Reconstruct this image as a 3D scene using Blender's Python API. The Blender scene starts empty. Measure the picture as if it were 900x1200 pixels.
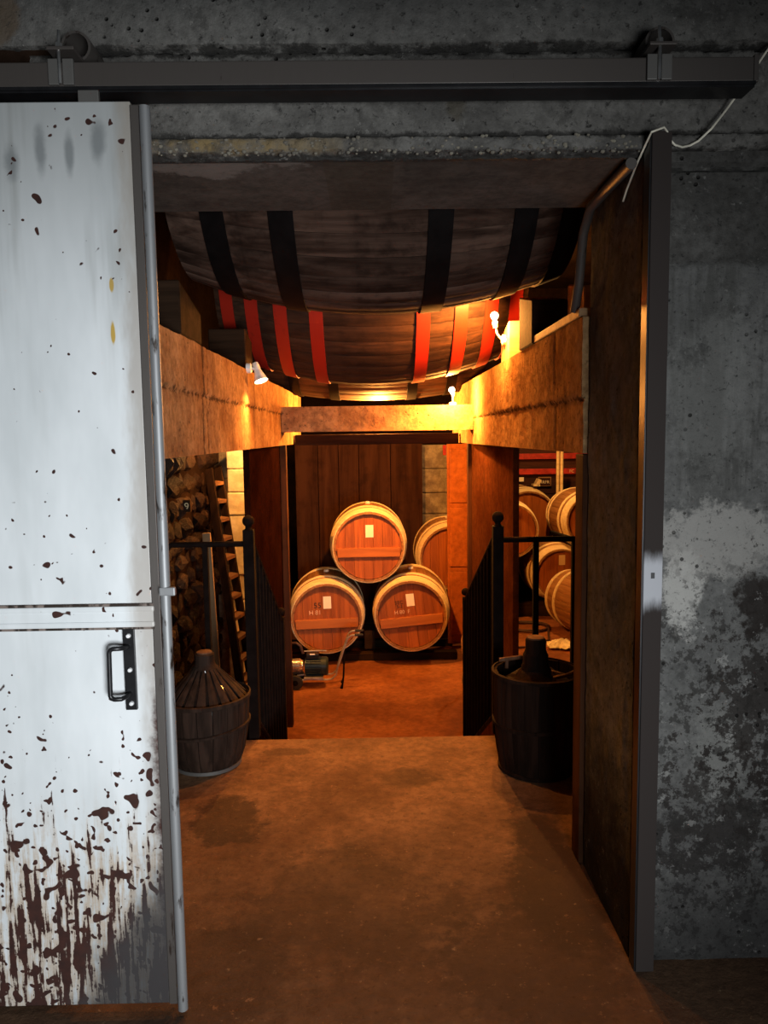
import bpy, bmesh, math, random
from mathutils import Vector, Matrix, noise
random.seed(7)
scene = bpy.context.scene
COL = scene.collection

# ------------------------------------------------------------------ camera
cd = bpy.data.cameras.new('camera'); cam = bpy.data.objects.new('camera', cd); COL.objects.link(cam)
Rv = Vector((0.99981549, -0.013266, -0.01389265)); Uv = Vector((0.0151448, 0.09949496, 0.9949228))
Fv = Vector((0.01181639, 0.99494963, -0.09967752))
m = Matrix.Identity(4)
for i in range(3):
    m[i][0] = Rv[i]; m[i][1] = Uv[i]; m[i][2] = -Fv[i]
m[0][3], m[1][3], m[2][3] = 0, 0, 1.55
cam.matrix_world = m
cd.sensor_fit = 'HORIZONTAL'; cd.sensor_width = 36; cd.lens = 36; cd.clip_start = .05
scene.camera = cam

# ------------------------------------------------------------------ world, colour management
w = bpy.data.worlds.new('world'); scene.world = w; w.use_nodes = True
w.node_tree.nodes['Background'].inputs[0].default_value = (.62, .78, 1, 1)
w.node_tree.nodes['Background'].inputs[1].default_value = .006
vs = scene.view_settings
vs.view_transform = 'Standard'; vs.look = 'None'; vs.gamma = 1; vs.use_curve_mapping = False; vs.exposure = 0

WARM = (1, .37, .065); WARM2 = (1, .47, .13)
def light(name, kind, loc, energy, color, target=None, radius=.03, size=None, angle=None, blend=.6, spread=None):
    l = bpy.data.lights.new(name, kind); l.energy = energy; l.color = color
    if kind == 'AREA':
        l.shape = 'RECTANGLE'; l.size, l.size_y = size
        if spread: l.spread = math.radians(spread)
    else: l.shadow_soft_size = radius
    if kind == 'SPOT': l.spot_size = math.radians(angle); l.spot_blend = blend
    o = bpy.data.objects.new(name, l); COL.objects.link(o); o.location = loc
    if target is not None:
        o.rotation_euler = (Vector(target) - Vector(loc)).to_track_quat('-Z', 'Y').to_euler()
    return o
# daylight as an unseen area panel behind the photographer
light('daylight', 'AREA', (.75, -1.2, .95), 38, (.93, .97, 1.0), (-.62, 1.95, .95), size=(1.0, .9), spread=84)
# bulbs of the cellar rooms (hidden by the beams from here)
light('left_room_bulb', 'POINT', (-.955, 6.14, 1.63), 50, WARM2, radius=.03)
light('right_room_bulb', 'POINT', (1.9, 8.6, 2.25), 150, WARM2, radius=.05)
light('centre_room_bulb', 'POINT', (.05, 6.45, 1.74), 280, WARM, radius=.04)

# ------------------------------------------------------------------ node helper
class NT:
    def __init__(s, name, rough=.7, metal=0.0, spec=.4):
        s.mat = bpy.data.materials.new(name); s.mat.use_nodes = True
        s.t = s.mat.node_tree; s.n = s.t.nodes; s.l = s.t.links
        s.b = s.n['Principled BSDF']
        s.b.inputs['Roughness'].default_value = rough; s.b.inputs['Metallic'].default_value = metal
        s.b.inputs['Specular IOR Level'].default_value = spec
        s.tc = s.n.new('ShaderNodeTexCoord')
    def _in(s, sock, v):
        if hasattr(v, 'is_linked') or hasattr(v, 'links'): s.l.new(v, sock)
        elif isinstance(v, (tuple, list)) and len(v) == 3 and sock.type == 'RGBA': sock.default_value = (*v, 1)
        else: sock.default_value = v
    def obj(s, scale=(1, 1, 1), off=None):
        mp = s.n.new('ShaderNodeMapping'); s.l.new(s.tc.outputs['Object'], mp.inputs[0]); mp.inputs['Scale'].default_value = scale
        if off is not None: s._in(mp.inputs['Location'], off)
        return mp.outputs[0]
    def rnd(s): return s.n.new('ShaderNodeObjectInfo').outputs['Random']
    def noise(s, scale=5, detail=4, rough=.6, stretch=(1, 1, 1), off=None, dist=0):
        t = s.n.new('ShaderNodeTexNoise'); s.l.new(s.obj(stretch, off), t.inputs['Vector'])
        t.inputs['Scale'].default_value = scale; t.inputs['Detail'].default_value = detail
        t.inputs['Roughness'].default_value = rough; t.inputs['Distortion'].default_value = dist
        return t.outputs['Fac']
    def voro(s, scale=20, stretch=(1, 1, 1), feature='F1', rnd=1):
        t = s.n.new('ShaderNodeTexVoronoi'); t.feature = feature; s.l.new(s.obj(stretch), t.inputs['Vector'])
        t.inputs['Scale'].default_value = scale; t.inputs['Randomness'].default_value = rnd
        return t.outputs['Distance']
    def math(s, op, a, b=0.0, c=0.0, clamp=False):
        t = s.n.new('ShaderNodeMath'); t.operation = op; t.use_clamp = clamp
        s._in(t.inputs[0], a); s._in(t.inputs[1], b); s._in(t.inputs[2], c); return t.outputs[0]
    def step(s, v, lo, hi):     # smooth map lo..hi -> 0..1
        t = s.n.new('ShaderNodeMapRange'); t.interpolation_type = 'SMOOTHSTEP'
        s._in(t.inputs['Value'], v); t.inputs['From Min'].default_value = lo; t.inputs['From Max'].default_value = hi
        return t.outputs[0]
    def xyz(s):
        t = s.n.new('ShaderNodeSeparateXYZ'); s.l.new(s.tc.outputs['Object'], t.inputs[0]); return t.outputs
    def mix(s, f, a, b, mode='MIX'):
        t = s.n.new('ShaderNodeMix'); t.data_type = 'RGBA'; t.blend_type = mode
        s._in(t.inputs[0], f); s._in(t.inputs[6], a); s._in(t.inputs[7], b); return t.outputs[2]
    def blob(s, c, r, nz, amp=.5, lo=1.15, hi=.7):    # irregular patch mask in object space, c centre, r radii
        X = s.xyz(); d = None
        for i in range(3):
            if r[i] is None: continue
            q = s.math('POWER', s.math('ABSOLUTE', s.math('DIVIDE', s.math('SUBTRACT', X[i], c[i]), r[i])), 2)
            d = q if d is None else s.math('ADD', d, q)
        d = s.math('SQRT', d)
        d = s.math('ADD', d, s.math('MULTIPLY', s.math('SUBTRACT', nz, .5), amp * 4))
        return s.step(d, lo, hi)
    def bump(s, h, strength=.4, dist=.01, prev=None):
        t = s.n.new('ShaderNodeBump'); s._in(t.inputs['Height'], h); t.inputs['Strength'].default_value = strength
        t.inputs['Distance'].default_value = dist
        if prev is not None: s.l.new(prev, t.inputs['Normal'])
        return t.outputs[0]
    def done(s, color, normal=None, rough=None):
        s._in(s.b.inputs['Base Color'], color)
        if normal is not None: s.l.new(normal, s.b.inputs['Normal'])
        if rough is not None: s._in(s.b.inputs['Roughness'], rough)
        return s.mat

def plain(name, c, rough=.6, metal=0.0, var=.25, scale=14, bump=.15, spec=.4):
    t = NT(name, rough, metal, spec); n = t.noise(scale, 5)
    d = tuple(x * (1 - var) for x in c); e = tuple(min(1, x * (1 + var)) for x in c)
    return t.done(t.mix(t.step(n, .35, .65), d, e), t.bump(n, bump, .004))

def wood(name, c1, c2, axis=1, rough=.65, fine=26, var=.35, bump=.25, dirt=0.0, spec=.25):
    t = NT(name, rough, spec=spec); st = [1, 1, 1]; st[axis] = .07
    r = t.rnd(); off = t.n.new('ShaderNodeCombineXYZ')
    for i in range(3): t.l.new(t.math('MULTIPLY', r, 7.3 + 3 * i), off.inputs[i])
    g = t.noise(fine, 5, .65, tuple(st), off.outputs[0], .4)
    c = t.mix(t.step(g, .32, .7), c1, c2)
    c = t.mix(t.math('MULTIPLY', r, var), c, tuple(x * .25 for x in c1))
    if dirt:
        k = t.step(t.noise(5, 5, .65), .48, .68)
        c = t.mix(t.math('MULTIPLY', k, dirt), c, tuple(x * .2 for x in c1))
    return t.done(c, t.bump(g, bump, .004))

def concrete(name, lo, hi, scale=3.5, pits=True, streak=0.0, streak_c=(.02, .015, .012), rough=.85, bump=.5, extra=None, spec=.15, grit=.5, fleck=0.0):
    t = NT(name, rough, spec=spec)
    n1 = t.noise(scale, 8, .68); n2 = t.noise(scale * 9, 6, .7)
    c = t.mix(t.step(n1, .3, .7), lo, hi)
    c = t.mix(t.math('MULTIPLY', t.step(n2, .32, .72), grit), c, tuple(x * .4 for x in lo))
    if streak:
        s_ = t.step(t.noise(9, 5, .6, (1, 1, .09)), .52, .72)
        c = t.mix(t.math('MULTIPLY', s_, streak), c, streak_c)
    if extra: c = extra(t, c)
    if fleck:
        n3 = t.noise(scale * 14, 5, .75); n4 = t.noise(scale * 2.2, 6, .7)
        c = t.mix(t.math('MULTIPLY', t.step(n3, .57, .66), fleck), c, tuple(x * .22 for x in lo))
        c = t.mix(t.math('MULTIPLY', t.math('MULTIPLY', t.step(n3, .42, .34), t.step(n4, .5, .62)), fleck * .8), c, tuple(min(1, x * 1.7) for x in hi))
        c = t.mix(t.math('MULTIPLY', t.step(n4, .54, .66), fleck * .7), c, tuple(x * .45 for x in lo))
    h = t.math('ADD', n1, t.math('MULTIPLY', n2, .6))
    if pits:
        p = t.math('MULTIPLY', t.step(t.voro(34), .22, .06), t.step(t.noise(5, 2), .5, .62))
        c = t.mix(t.math('MULTIPLY', p, .8), c, (.012, .01, .009))
        h = t.math('SUBTRACT', h, t.math('MULTIPLY', p, .8))
    return t.done(c, t.bump(h, bump, .012))

# ------------------------------------------------------------------ mesh helper
class MB:
    def __init__(s): s.bm = bmesh.new()
    def box(s, a, b, bev=0.0, rot=None, piv=None):
        vs_ = []
        for x in (a[0], b[0]):
            for y in (a[1], b[1]):
                for z in (a[2], b[2]): vs_.append(s.bm.verts.new((x, y, z)))
        fs = [(0, 1, 3, 2), (4, 6, 7, 5), (0, 4, 5, 1), (2, 3, 7, 6), (0, 2, 6, 4), (1, 5, 7, 3)]
        faces = [s.bm.faces.new([vs_[i] for i in f]) for f in fs]
        if bev:
            r = bmesh.ops.bevel(s.bm, geom=list({e for f in faces for e in f.edges}), offset=bev, segments=2, affect='EDGES', profile=.6)
            vs_ = list({v for f in r['faces'] for v in f.verts} | {v for v in vs_ if v.is_valid})
        if rot is not None:
            P = Vector(piv); M = rot.to_matrix() if hasattr(rot, 'to_matrix') else rot
            for v in vs_: v.co = P + M @ (v.co - P)
        return s
    def hexa(s, pts):   # 8 points: bottom 4 ccw, top 4 ccw
        v = [s.bm.verts.new(p) for p in pts]
        for f in ((3, 2, 1, 0), (4, 5, 6, 7), (0, 1, 5, 4), (1, 2, 6, 5), (2, 3, 7, 6), (3, 0, 4, 7)): s.bm.faces.new([v[i] for i in f])
        return s
    def tube(s, pts, r, n=8, cap=True, closed=False):
        pts = [Vector(p) for p in pts]; rr = r if isinstance(r, (list, tuple)) else [r] * len(pts)
        rings = []; up = None
        for i, p in enumerate(pts):
            if closed: d = pts[(i + 1) % len(pts)] - pts[i - 1]
            else: d = pts[min(i + 1, len(pts) - 1)] - pts[max(i - 1, 0)]
            d.normalize()
            if up is None: up = Vector((0, 0, 1)) if abs(d.z) < .9 else Vector((1, 0, 0))
            a = d.cross(up).normalized(); up = a.cross(d).normalized()
            rings.append([s.bm.verts.new(p + (a * math.cos(t) + up * math.sin(t)) * rr[i]) for t in [2 * math.pi * k / n for k in range(n)]])
        m_ = len(rings)
        for i in range(m_ if closed else m_ - 1):
            A, B = rings[i], rings[(i + 1) % m_]
            for k in range(n): s.bm.faces.new((A[k], A[(k + 1) % n], B[(k + 1) % n], B[k]))
        if cap and not closed:
            s.bm.faces.new(rings[0][::-1]); s.bm.faces.new(rings[-1])
        return s
    def lathe(s, prof, c=(0, 0, 0), axis='Z', n=24, a0=0, a1=None, cap=True):
        full = a1 is None; a1 = 2 * math.pi if full else a1
        k_ = n if full else n + 1; rings = []
        for (r, h) in prof:
            ring = []
            for k in range(k_):
                t = a0 + (a1 - a0) * k / n; x, y = r * math.cos(t), r * math.sin(t)
                p = {'Z': (x, y, h), 'Y': (x, h, y), 'X': (h, x, y)}[axis]
                ring.append(s.bm.verts.new(Vector(p) + Vector(c)))
            rings.append(ring)
        for A, B in zip(rings, rings[1:]):
            for k in range(n if full else n):
                j = (k + 1) % k_
                if not full and k == n: break
                s.bm.faces.new((A[k], A[j], B[j], B[k]))
        if cap and full:
            if prof[0][0] > 1e-4: s.bm.faces.new(rings[0][::-1])
            if prof[-1][0] > 1e-4: s.bm.faces.new(rings[-1])
        return s
    def ring(s, prof, c=(0, 0, 0), axis='Z', n=32):   # closed profile loop revolved
        s.lathe(list(prof) + [prof[0]], c, axis, n, cap=False)
        return s
    def ball(s, c, r, sc=(1, 1, 1), sub=2):
        g = bmesh.ops.create_icosphere(s.bm, subdivisions=sub, radius=r)
        for v in g['verts']: v.co = Vector((v.co.x * sc[0], v.co.y * sc[1], v.co.z * sc[2])) + Vector(c)
        return g['verts']
    def mesh(s, name, mat, smooth=False):
        bmesh.ops.remove_doubles(s.bm, verts=s.bm.verts, dist=1e-5)
        bmesh.ops.recalc_face_normals(s.bm, faces=s.bm.faces)
        me = bpy.data.meshes.new(name); s.bm.to_mesh(me); s.bm.free()
        if mat: me.materials.append(mat)
        if smooth:
            me.polygons.foreach_set('use_smooth', [True] * len(me.polygons)); me.set_sharp_from_angle(angle=math.radians(38))
        return me
    def build(s, name, mat, parent=None, smooth=False, loc=None, label=None):
        return put(name, s.mesh(name, mat, smooth), parent, loc, label=label)

def put(name, me, parent=None, loc=None, rot=None, label=None):
    o = bpy.data.objects.new(name, me); COL.objects.link(o)
    if parent: o.parent = parent
    if loc is not None: o.location = loc
    if rot is not None: o.rotation_euler = rot
    if label: o['label'] = label
    return o
def thing(name, label, cat, loc=(0, 0, 0), rot=(0, 0, 0), group=None):
    o = bpy.data.objects.new(name, None); COL.objects.link(o); o.location = loc; o.rotation_euler = rot
    o.empty_display_size = .1; o['label'] = label; o['category'] = cat
    if group: o['group'] = group
    return o
def tag(o, label, cat, group=None):
    o['label'] = label; o['category'] = cat
    if group: o['group'] = group
    return o
def struct(o, label=None):
    o['kind'] = 'structure'
    if label: o['label'] = label
    return o
def fbm(x, y, z, s=1, oct=4):
    v = 0; a = 1; t = 0
    for i in range(oct):
        v += a * noise.noise(Vector((x, y, z)) * s); t += a; a *= .55; s *= 2.1
    return v / t
def relief(us, vs_, frame, depth, fn):
    """Slab: displaced grid in front, flat sides and back. frame(u,v,d) -> point, d outward."""
    mb = MB(); bm = mb.bm
    G = [[bm.verts.new(frame(u, v, fn(u, v))) for v in vs_] for u in us]
    for i in range(len(us) - 1):
        for j in range(len(vs_) - 1): bm.faces.new((G[i][j], G[i + 1][j], G[i + 1][j + 1], G[i][j + 1]))
    edge = [G[i][0] for i in range(len(us))] + [G[-1][j] for j in range(1, len(vs_))] + [G[i][-1] for i in range(len(us) - 2, -1, -1)] + [G[0][j] for j in range(len(vs_) - 2, 0, -1)]
    uv = [(u, vs_[0]) for u in us] + [(us[-1], v) for v in vs_[1:]] + [(u, vs_[-1]) for u in us[-2::-1]] + [(us[0], v) for v in vs_[-2:0:-1]]
    back = [bm.verts.new(frame(u, v, -depth)) for u, v in uv]
    n = len(edge)
    for i in range(n): bm.faces.new((edge[i], back[i], back[(i + 1) % n], edge[(i + 1) % n]))
    bm.faces.new(back)
    return mb
def lin(a, b, step):
    n = max(1, round((b - a) / step)); return [a + (b - a) * i / n for i in range(n + 1)]
def sm(x, a, b):
    t = min(1, max(0, (x - a) / (b - a))); return t * t * (3 - 2 * t)

# ------------------------------------------------------------------ materials
def right_patches(t, c):
    nz = t.noise(7, 7, .72); nz2 = t.noise(22, 6, .75)
    both = t.math('ADD', t.math('MULTIPLY', nz, .6), t.math('MULTIPLY', nz2, .4))
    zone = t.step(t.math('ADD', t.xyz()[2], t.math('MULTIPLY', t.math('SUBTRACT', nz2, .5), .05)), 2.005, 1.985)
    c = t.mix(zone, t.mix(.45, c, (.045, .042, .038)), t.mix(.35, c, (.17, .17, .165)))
    run = t.math('MULTIPLY', t.step(t.noise(11, 5, .65, (1, 1, .10)), .50, .62), t.math('MULTIPLY', zone, t.step(t.xyz()[2], 1.25, 1.45)))
    c = t.mix(t.math('MULTIPLY', run, .6), c, (.045, .044, .04))
    lime = t.blob((.95, 2.1, 1.24), (.22, None, .10), both, 1.15)
    lime0 = t.blob((.86, 2.1, 1.12), (.06, None, .13), both, 1.0)
    c = t.mix(t.math('MULTIPLY', lime0, .7), c, (.46, .45, .42))
    lime2 = t.blob((.98, 2.1, .62), (.09, None, .16), both, .9)
    lime3 = t.blob((.93, 2.1, 1.65), (.12, None, .22), both, 1.0)
    c = t.mix(t.math('MULTIPLY', lime, .75), c, (.30, .29, .27))
    c = t.mix(t.math('MULTIPLY', lime2, .5), c, (.22, .22, .205))
    c = t.mix(t.math('MULTIPLY', lime3, .35), c, (.18, .18, .17))
    mould = t.blob((1.10, 2.1, 1.06), (.10, None, .10), both, 1.1)
    mould2 = t.blob((1.09, 2.1, .76), (.11, None, .24), nz2, 1.9)
    mould3 = t.blob((1.0, 2.1, .40), (.20, None, .16), nz2, 2.2)
    for k_, a_ in ((mould, .93), (mould2, .85), (mould3, .8)): c = t.mix(t.math('MULTIPLY', k_, a_), c, (.02, .016, .014))
    lowz = t.step(t.math('ADD', t.xyz()[2], t.math('MULTIPLY', nz, .4)), 1.5, 1.2)
    chips = t.math('MULTIPLY', t.step(t.noise(24, 5, .72), .535, .585), lowz)
    c = t.mix(t.math('MULTIPLY', chips, .7), c, (.022, .020, .018))
    flake = t.math('MULTIPLY', t.step(t.noise(17, 6, .72), .60, .64), lowz)
    c = t.mix(t.math('MULTIPLY', flake, .6), c, (.30, .295, .28))
    damp_shade = t.step(t.math('ADD', t.xyz()[2], t.math('MULTIPLY', nz, .5)), .95, .15)  # damp together with painted shade, blackening the wall foot
    return t.mix(t.math('MULTIPLY', damp_shade, .85), c, (.015, .014, .014))
def top_patches(t, c):
    X = t.xyz(); nz = t.noise(8, 6, .7)
    dark = t.step(t.math('ADD', X[2], t.math('MULTIPLY', t.math('SUBTRACT', nz, .5), .25)), 2.55, 2.75)
    c = t.mix(t.math('MULTIPLY', dark, .55), c, (.02, .024, .026))
    rust = t.blob((-.95, 2.1, 2.63), (.05, None, .06), nz, .5)
    c = t.mix(t.math('MULTIPLY', rust, .55), c, (.10, .065, .035))
    for zc_, hw_ in ((2.549, .010), (2.337, .006), (2.284, .008)):
        k_ = t.step(t.math('ADD', t.math('ABSOLUTE', t.math('SUBTRACT', X[2], zc_)), t.math('MULTIPLY', t.math('SUBTRACT', t.noise(22, 6, .75), .5), .05)), hw_ + .006, hw_ - .004)
        c = t.mix(t.math('MULTIPLY', k_, .8), c, (.012, .011, .010))
    drip = t.blob((.23, 2.1, 2.42), (.03, None, .05), nz, .4)
    c = t.mix(t.math('MULTIPLY', drip, .5), c, (.05, .04, .022))
    lip = t.math('MULTIPLY', t.step(t.math('ABSOLUTE', t.math('SUBTRACT', X[2], 2.312)), .022, .012), t.step(X[0], .1, -.35))
    return t.mix(t.math('MULTIPLY', lip, t.step(nz, .35, .6)), c, (.21, .15, .07))
def jamb_patches(t, c):
    X = t.xyz(); nz = t.noise(6, 7, .7)
    pale = t.math('MULTIPLY', t.step(t.noise(7, 5, .6, (1, 1.6, .35)), .55, .7), t.step(X[2], .4, .9))
    c = t.mix(t.math('MULTIPLY', pale, .5), c, (.17, .155, .135))
    return t.mix(t.math('MULTIPLY', t.step(t.math('ADD', X[2], t.math('MULTIPLY', nz, .5)), .95, .4), .85), c, (.012, .01, .009))
def floor_patches(t, c):
    nz = t.noise(3.2, 7, .7); nz2 = t.noise(14, 6, .7)
    both = t.math('ADD', t.math('MULTIPLY', nz, .6), t.math('MULTIPLY', nz2, .4))
    for cc, rr, a in (((-.62, 3.0), (.16, .22), .8), ((.62, 2.55), (.16, .45), .85), ((.12, 3.35), (.14, .1), .55), ((-.1, 2.4), (.4, .35), .4),
                      ((-.5, 2.05), (.25, .25), .5), ((.45, 2.1), (.3, .25), .6), ((-.45, 3.66), (.12, .05), .5)):
        c = t.mix(t.math('MULTIPLY', t.blob((cc[0], cc[1], 0), (rr[0], rr[1], None), both, .8), a), c, (.035, .02, .014))
    front_shade = t.step(t.math('ADD', t.xyz()[1], t.math('MULTIPLY', t.math('SUBTRACT', both, .5), 3.0)), 3.3, 2.0)
    c = t.mix(t.math('MULTIPLY', front_shade, .62), c, (.035, .022, .016))  # floor colour darkened towards the viewer, painting in the lamp falloff
    wear = t.step(nz2, .56, .72)
    c = t.mix(t.math('MULTIPLY', wear, .35), c, (.06, .03, .018))
    return t.mix(t.math('MULTIPLY', t.step(t.noise(30, 4, .7), .62, .75), .3), c, (.5, .36, .22))
def beam_patches(t, c):
    X = t.xyz(); nz = t.noise(6, 6, .7); nf = t.noise(18, 6, .75)
    rust = t.step(t.noise(9, 5, .65, (1, 1, .10)), .60, .72)
    c = t.mix(t.math('MULTIPLY', rust, .5), c, (.10, .045, .02))
    c = t.mix(t.math('MULTIPLY', t.step(nz, .50, .66), .55), c, (.15, .085, .045))
    for zc_ in (1.71, 1.665):      # dirt along the form joints
        k_ = t.step(t.math('ADD', t.math('ABSOLUTE', t.math('SUBTRACT', X[2], zc_)), t.math('MULTIPLY', t.math('SUBTRACT', nf, .5), .11)), .012, -.004)
        c = t.mix(t.math('MULTIPLY', t.math('MULTIPLY', k_, t.math('COMPARE', X[0], -.72 if zc_ > 1.7 else .78, .082)), .75), c, (.02, .011, .007))
    for yc_ in (3.02, 3.10):
        k_ = t.step(t.math('ADD', t.math('ABSOLUTE', t.math('SUBTRACT', X[1], yc_)), t.math('MULTIPLY', t.math('SUBTRACT', nf, .5), .06)), .016, .004)
        c = t.mix(t.math('MULTIPLY', t.math('MULTIPLY', k_, t.step(X[0], 0, -.1)), .7), c, (.03, .016, .010))
    chip = t.step(t.noise(27, 5, .7), .60, .68)
    return t.mix(t.math('MULTIPLY', chip, .6), c, (.05, .026, .014))

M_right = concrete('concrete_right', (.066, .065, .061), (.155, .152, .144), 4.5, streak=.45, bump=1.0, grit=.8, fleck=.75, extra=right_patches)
M_top = concrete('concrete_top', (.085, .081, .075), (.18, .173, .16), 4, bump=1.0, fleck=.8, extra=top_patches)
def soffit_patches(t, c):
    X = t.xyz(); nz = t.noise(9, 6, .7)
    c = t.mix(t.math('MULTIPLY', t.math('MULTIPLY', t.step(X[0], -.13, -.125), t.step(X[0], .07, .065)), .35), c, (.06, .045, .028))
    pale = t.blob((-.45, 2.2, 2.29), (.22, .08, None), nz, .8)
    return t.mix(t.math('MULTIPLY', pale, .5), c, (.26, .24, .22))
M_soffit = concrete('concrete_soffit', (.07, .060, .052), (.125, .108, .094), 2.5, spec=0, bump=.3, pits=False, fleck=.25, extra=soffit_patches)
M_jamb = concrete('concrete_jamb', (.085, .088, .086), (.18, .184, .18), 3, spec=0, bump=.7, fleck=.6, extra=jamb_patches)
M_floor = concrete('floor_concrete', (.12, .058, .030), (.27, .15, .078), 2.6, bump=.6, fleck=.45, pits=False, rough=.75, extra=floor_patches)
M_floor2 = concrete('floor_lower', (.18, .056, .018), (.36, .135, .046), 2.4, bump=.4, pits=False, rough=.6)
M_beam = concrete('beam_concrete', (.25, .125, .052), (.50, .305, .145), 3.2, spec=0, bump=.8, fleck=.4, streak=.12, streak_c=(.06, .03, .018), extra=beam_patches)
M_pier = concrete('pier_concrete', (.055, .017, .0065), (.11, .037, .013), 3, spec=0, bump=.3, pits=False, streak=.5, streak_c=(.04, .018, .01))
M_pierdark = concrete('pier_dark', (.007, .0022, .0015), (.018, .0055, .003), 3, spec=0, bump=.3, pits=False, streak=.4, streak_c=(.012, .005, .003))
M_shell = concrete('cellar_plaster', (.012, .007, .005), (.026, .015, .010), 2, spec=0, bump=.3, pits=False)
M_stone = None
def stone_mat():
    t = NT('rubble_stone', .5, spec=.1); r = t.rnd(); n = t.noise(11, 7, .7)
    c = t.mix(t.step(n, .48, .74), (.005, .002, .0012), (.055, .018, .006))
    c = t.mix(r, c, t.mix(.65, c, (.06, .035, .025)))
    return t.done(c, t.bump(n, .8, .02))
M_stone = stone_mat()
def quoin_mat(name, a, b, moss=(.12, .12, .03)):
    t = NT(name, .85); n = t.noise(9, 7, .7)
    c = t.mix(t.step(n, .35, .7), a, b)
    c = t.mix(t.math('MULTIPLY', t.step(t.noise(5, 5, .7), .56, .72), .55), c, moss)
    return t.done(c, t.bump(n, .5, .01))
M_quoin = quoin_mat('limestone', (.55, .46, .30), (.78, .70, .50), (.34, .30, .10))
M_greystone = quoin_mat('grey_stone', (.16, .12, .08), (.36, .30, .19), (.02, .018, .012))

def door_mat():
    t = NT('white_door_paint', .5, spec=.35); X = t.xyz()
    base = t.mix(t.step(t.noise(2.6, 5, .6, (1, 1, .35)), .35, .7), (.50, .53, .54), (.66, .69, .705))
    streak = t.step(t.noise(9, 4, .6, (1, 1, .08)), .48, .72)
    upper = t.step(X[2], 1.5, 2.3)
    base = t.mix(t.math('MULTIPLY', streak, t.math('ADD', .18, t.math('MULTIPLY', upper, .5))), base, (.22, .225, .20))
    nz = t.noise(14, 4, .6)
    for cx, cz, rx, rz in ((-.80, 2.25, .016, .06), (-.73, 2.24, .012, .055), (-.66, 2.27, .02, .06), (-.87, 2.22, .02, .05)):
        base = t.mix(t.math('MULTIPLY', t.blob((cx, 0, cz), (rx, None, rz), nz, .3, 1.3, .3), .7), base, (.10, .12, .14))
    for cx, cz, rx, rz in ((-.643, 1.93, .006, .018), (-.645, 1.812, .0055, .028), (-.93, 1.92, .012, .006)):
        base = t.mix(t.blob((cx, 0, cz), (rx, None, rz), nz, .25), base, (.46, .30, .06))
    top_stain_shade = t.step(t.math('ADD', X[2], t.math('MULTIPLY', streak, .12)), 1.75, 2.42)
    base = t.mix(t.math('MULTIPLY', top_stain_shade, .6), base, (.17, .175, .165))  # mostly painted shade over the door top, with some staining
    # chips of paint: density grows towards the ground
    h1 = t.step(X[2], .95, .42); h2 = t.step(X[2], .66, .2)
    big = t.noise(24, 1, .35); cl = t.noise(4.5, 3, .6)
    k = t.math('ADD', t.math('ADD', big, t.math('MULTIPLY', cl, .35)), t.math('MULTIPLY', h1, .125))
    spots = t.step(k, .912, .93)
    sp2 = t.step(t.math('ADD', t.math('ADD', t.noise(44, 1, .35), t.math('MULTIPLY', cl, .3)), t.math('MULTIPLY', h1, .12)), .885, .905)
    drip = t.math('ADD', t.math('ADD', t.math('MULTIPLY', t.noise(46, 3, .6, (1, 1, .10)), .75), t.math('MULTIPLY', t.noise(24, 6, .75), .25)), t.math('MULTIPLY', h2, .115))
    drips = t.math('MULTIPLY', t.step(drip, .60, .63), t.step(X[2], .74, .6))
    rim = t.math('MULTIPLY', t.step(drip, .49, .60), t.step(X[2], .66, .4))
    edge = t.math('MULTIPLY', t.step(t.math('ADD', X[0], t.math('MULTIPLY', t.noise(12, 5, .7), .08)), -.565, -.535), t.step(X[2], 1.0, .8))
    rustc = t.mix(t.noise(40, 4, .6), (.010, .005, .0045), (.06, .017, .010))
    c = t.mix(t.math('MULTIPLY', rim, .75), base, (.40, .31, .22))
    brown = t.math('MULTIPLY', t.step(t.math('ADD', X[0], t.math('MULTIPLY', t.noise(6, 5, .7, (1, 1, .3)), .16)), -.56, -.50), .6)
    c = t.mix(brown, c, (.26, .21, .16))
    mask = t.math('MAXIMUM', t.math('MAXIMUM', spots, sp2), t.math('MAXIMUM', drips, edge))
    c = t.mix(mask, c, rustc)
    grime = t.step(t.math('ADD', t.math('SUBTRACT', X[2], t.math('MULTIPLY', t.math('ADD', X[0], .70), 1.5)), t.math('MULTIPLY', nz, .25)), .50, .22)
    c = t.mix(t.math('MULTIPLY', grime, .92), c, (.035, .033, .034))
    return t.done(c, t.bump(t.math('MULTIPLY', mask, -1), .3, .003), t.math('ADD', .42, t.math('MULTIPLY', mask, .4)))
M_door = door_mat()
def worn_metal(name, base, worn, z0=None, z1=None, rough=.5, thr=.6, metal=.4, spec=.4):  # worn: second colour, mixed in between z0 and z1
    t = NT(name, rough, metal, spec); n = t.noise(30, 5, .65, (1, 1, .25)); X = t.xyz()
    c = t.mix(t.step(n, thr, thr + .1), base, (.03, .02, .015))
    if z0 is not None:
        k = t.math('MULTIPLY', t.step(t.math('ADD', X[2], t.math('MULTIPLY', n, .06)), z0, z0 + .05), t.step(t.math('ADD', X[2], t.math('MULTIPLY', n, .06)), z1, z1 - .05))
        c = t.mix(t.math('MULTIPLY', k, .9), c, worn)  # second colour mixed in between the two heights
    return t.done(c, t.bump(n, .2, .003))
M_tube = worn_metal('galvanised_tube', (.23, .235, .24), None, thr=.56)
M_seam = worn_metal('rusty_seam', (.20, .16, .14), None, thr=.42, rough=.8)
M_flange = worn_metal('rusty_flange', (.085, .075, .068), None)
M_post = worn_metal('channel_paint', (.033, .027, .025), (.42, .43, .46), 1.08, 1.26, thr=.7, rough=.8, metal=0, spec=.05)  # paler band part way up the post
M_rail = worn_metal('rail_steel', (.085, .074, .067), None, rough=.45, thr=.66)
M_clamp = worn_metal('clamp_steel', (.13, .125, .117), None)
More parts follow.
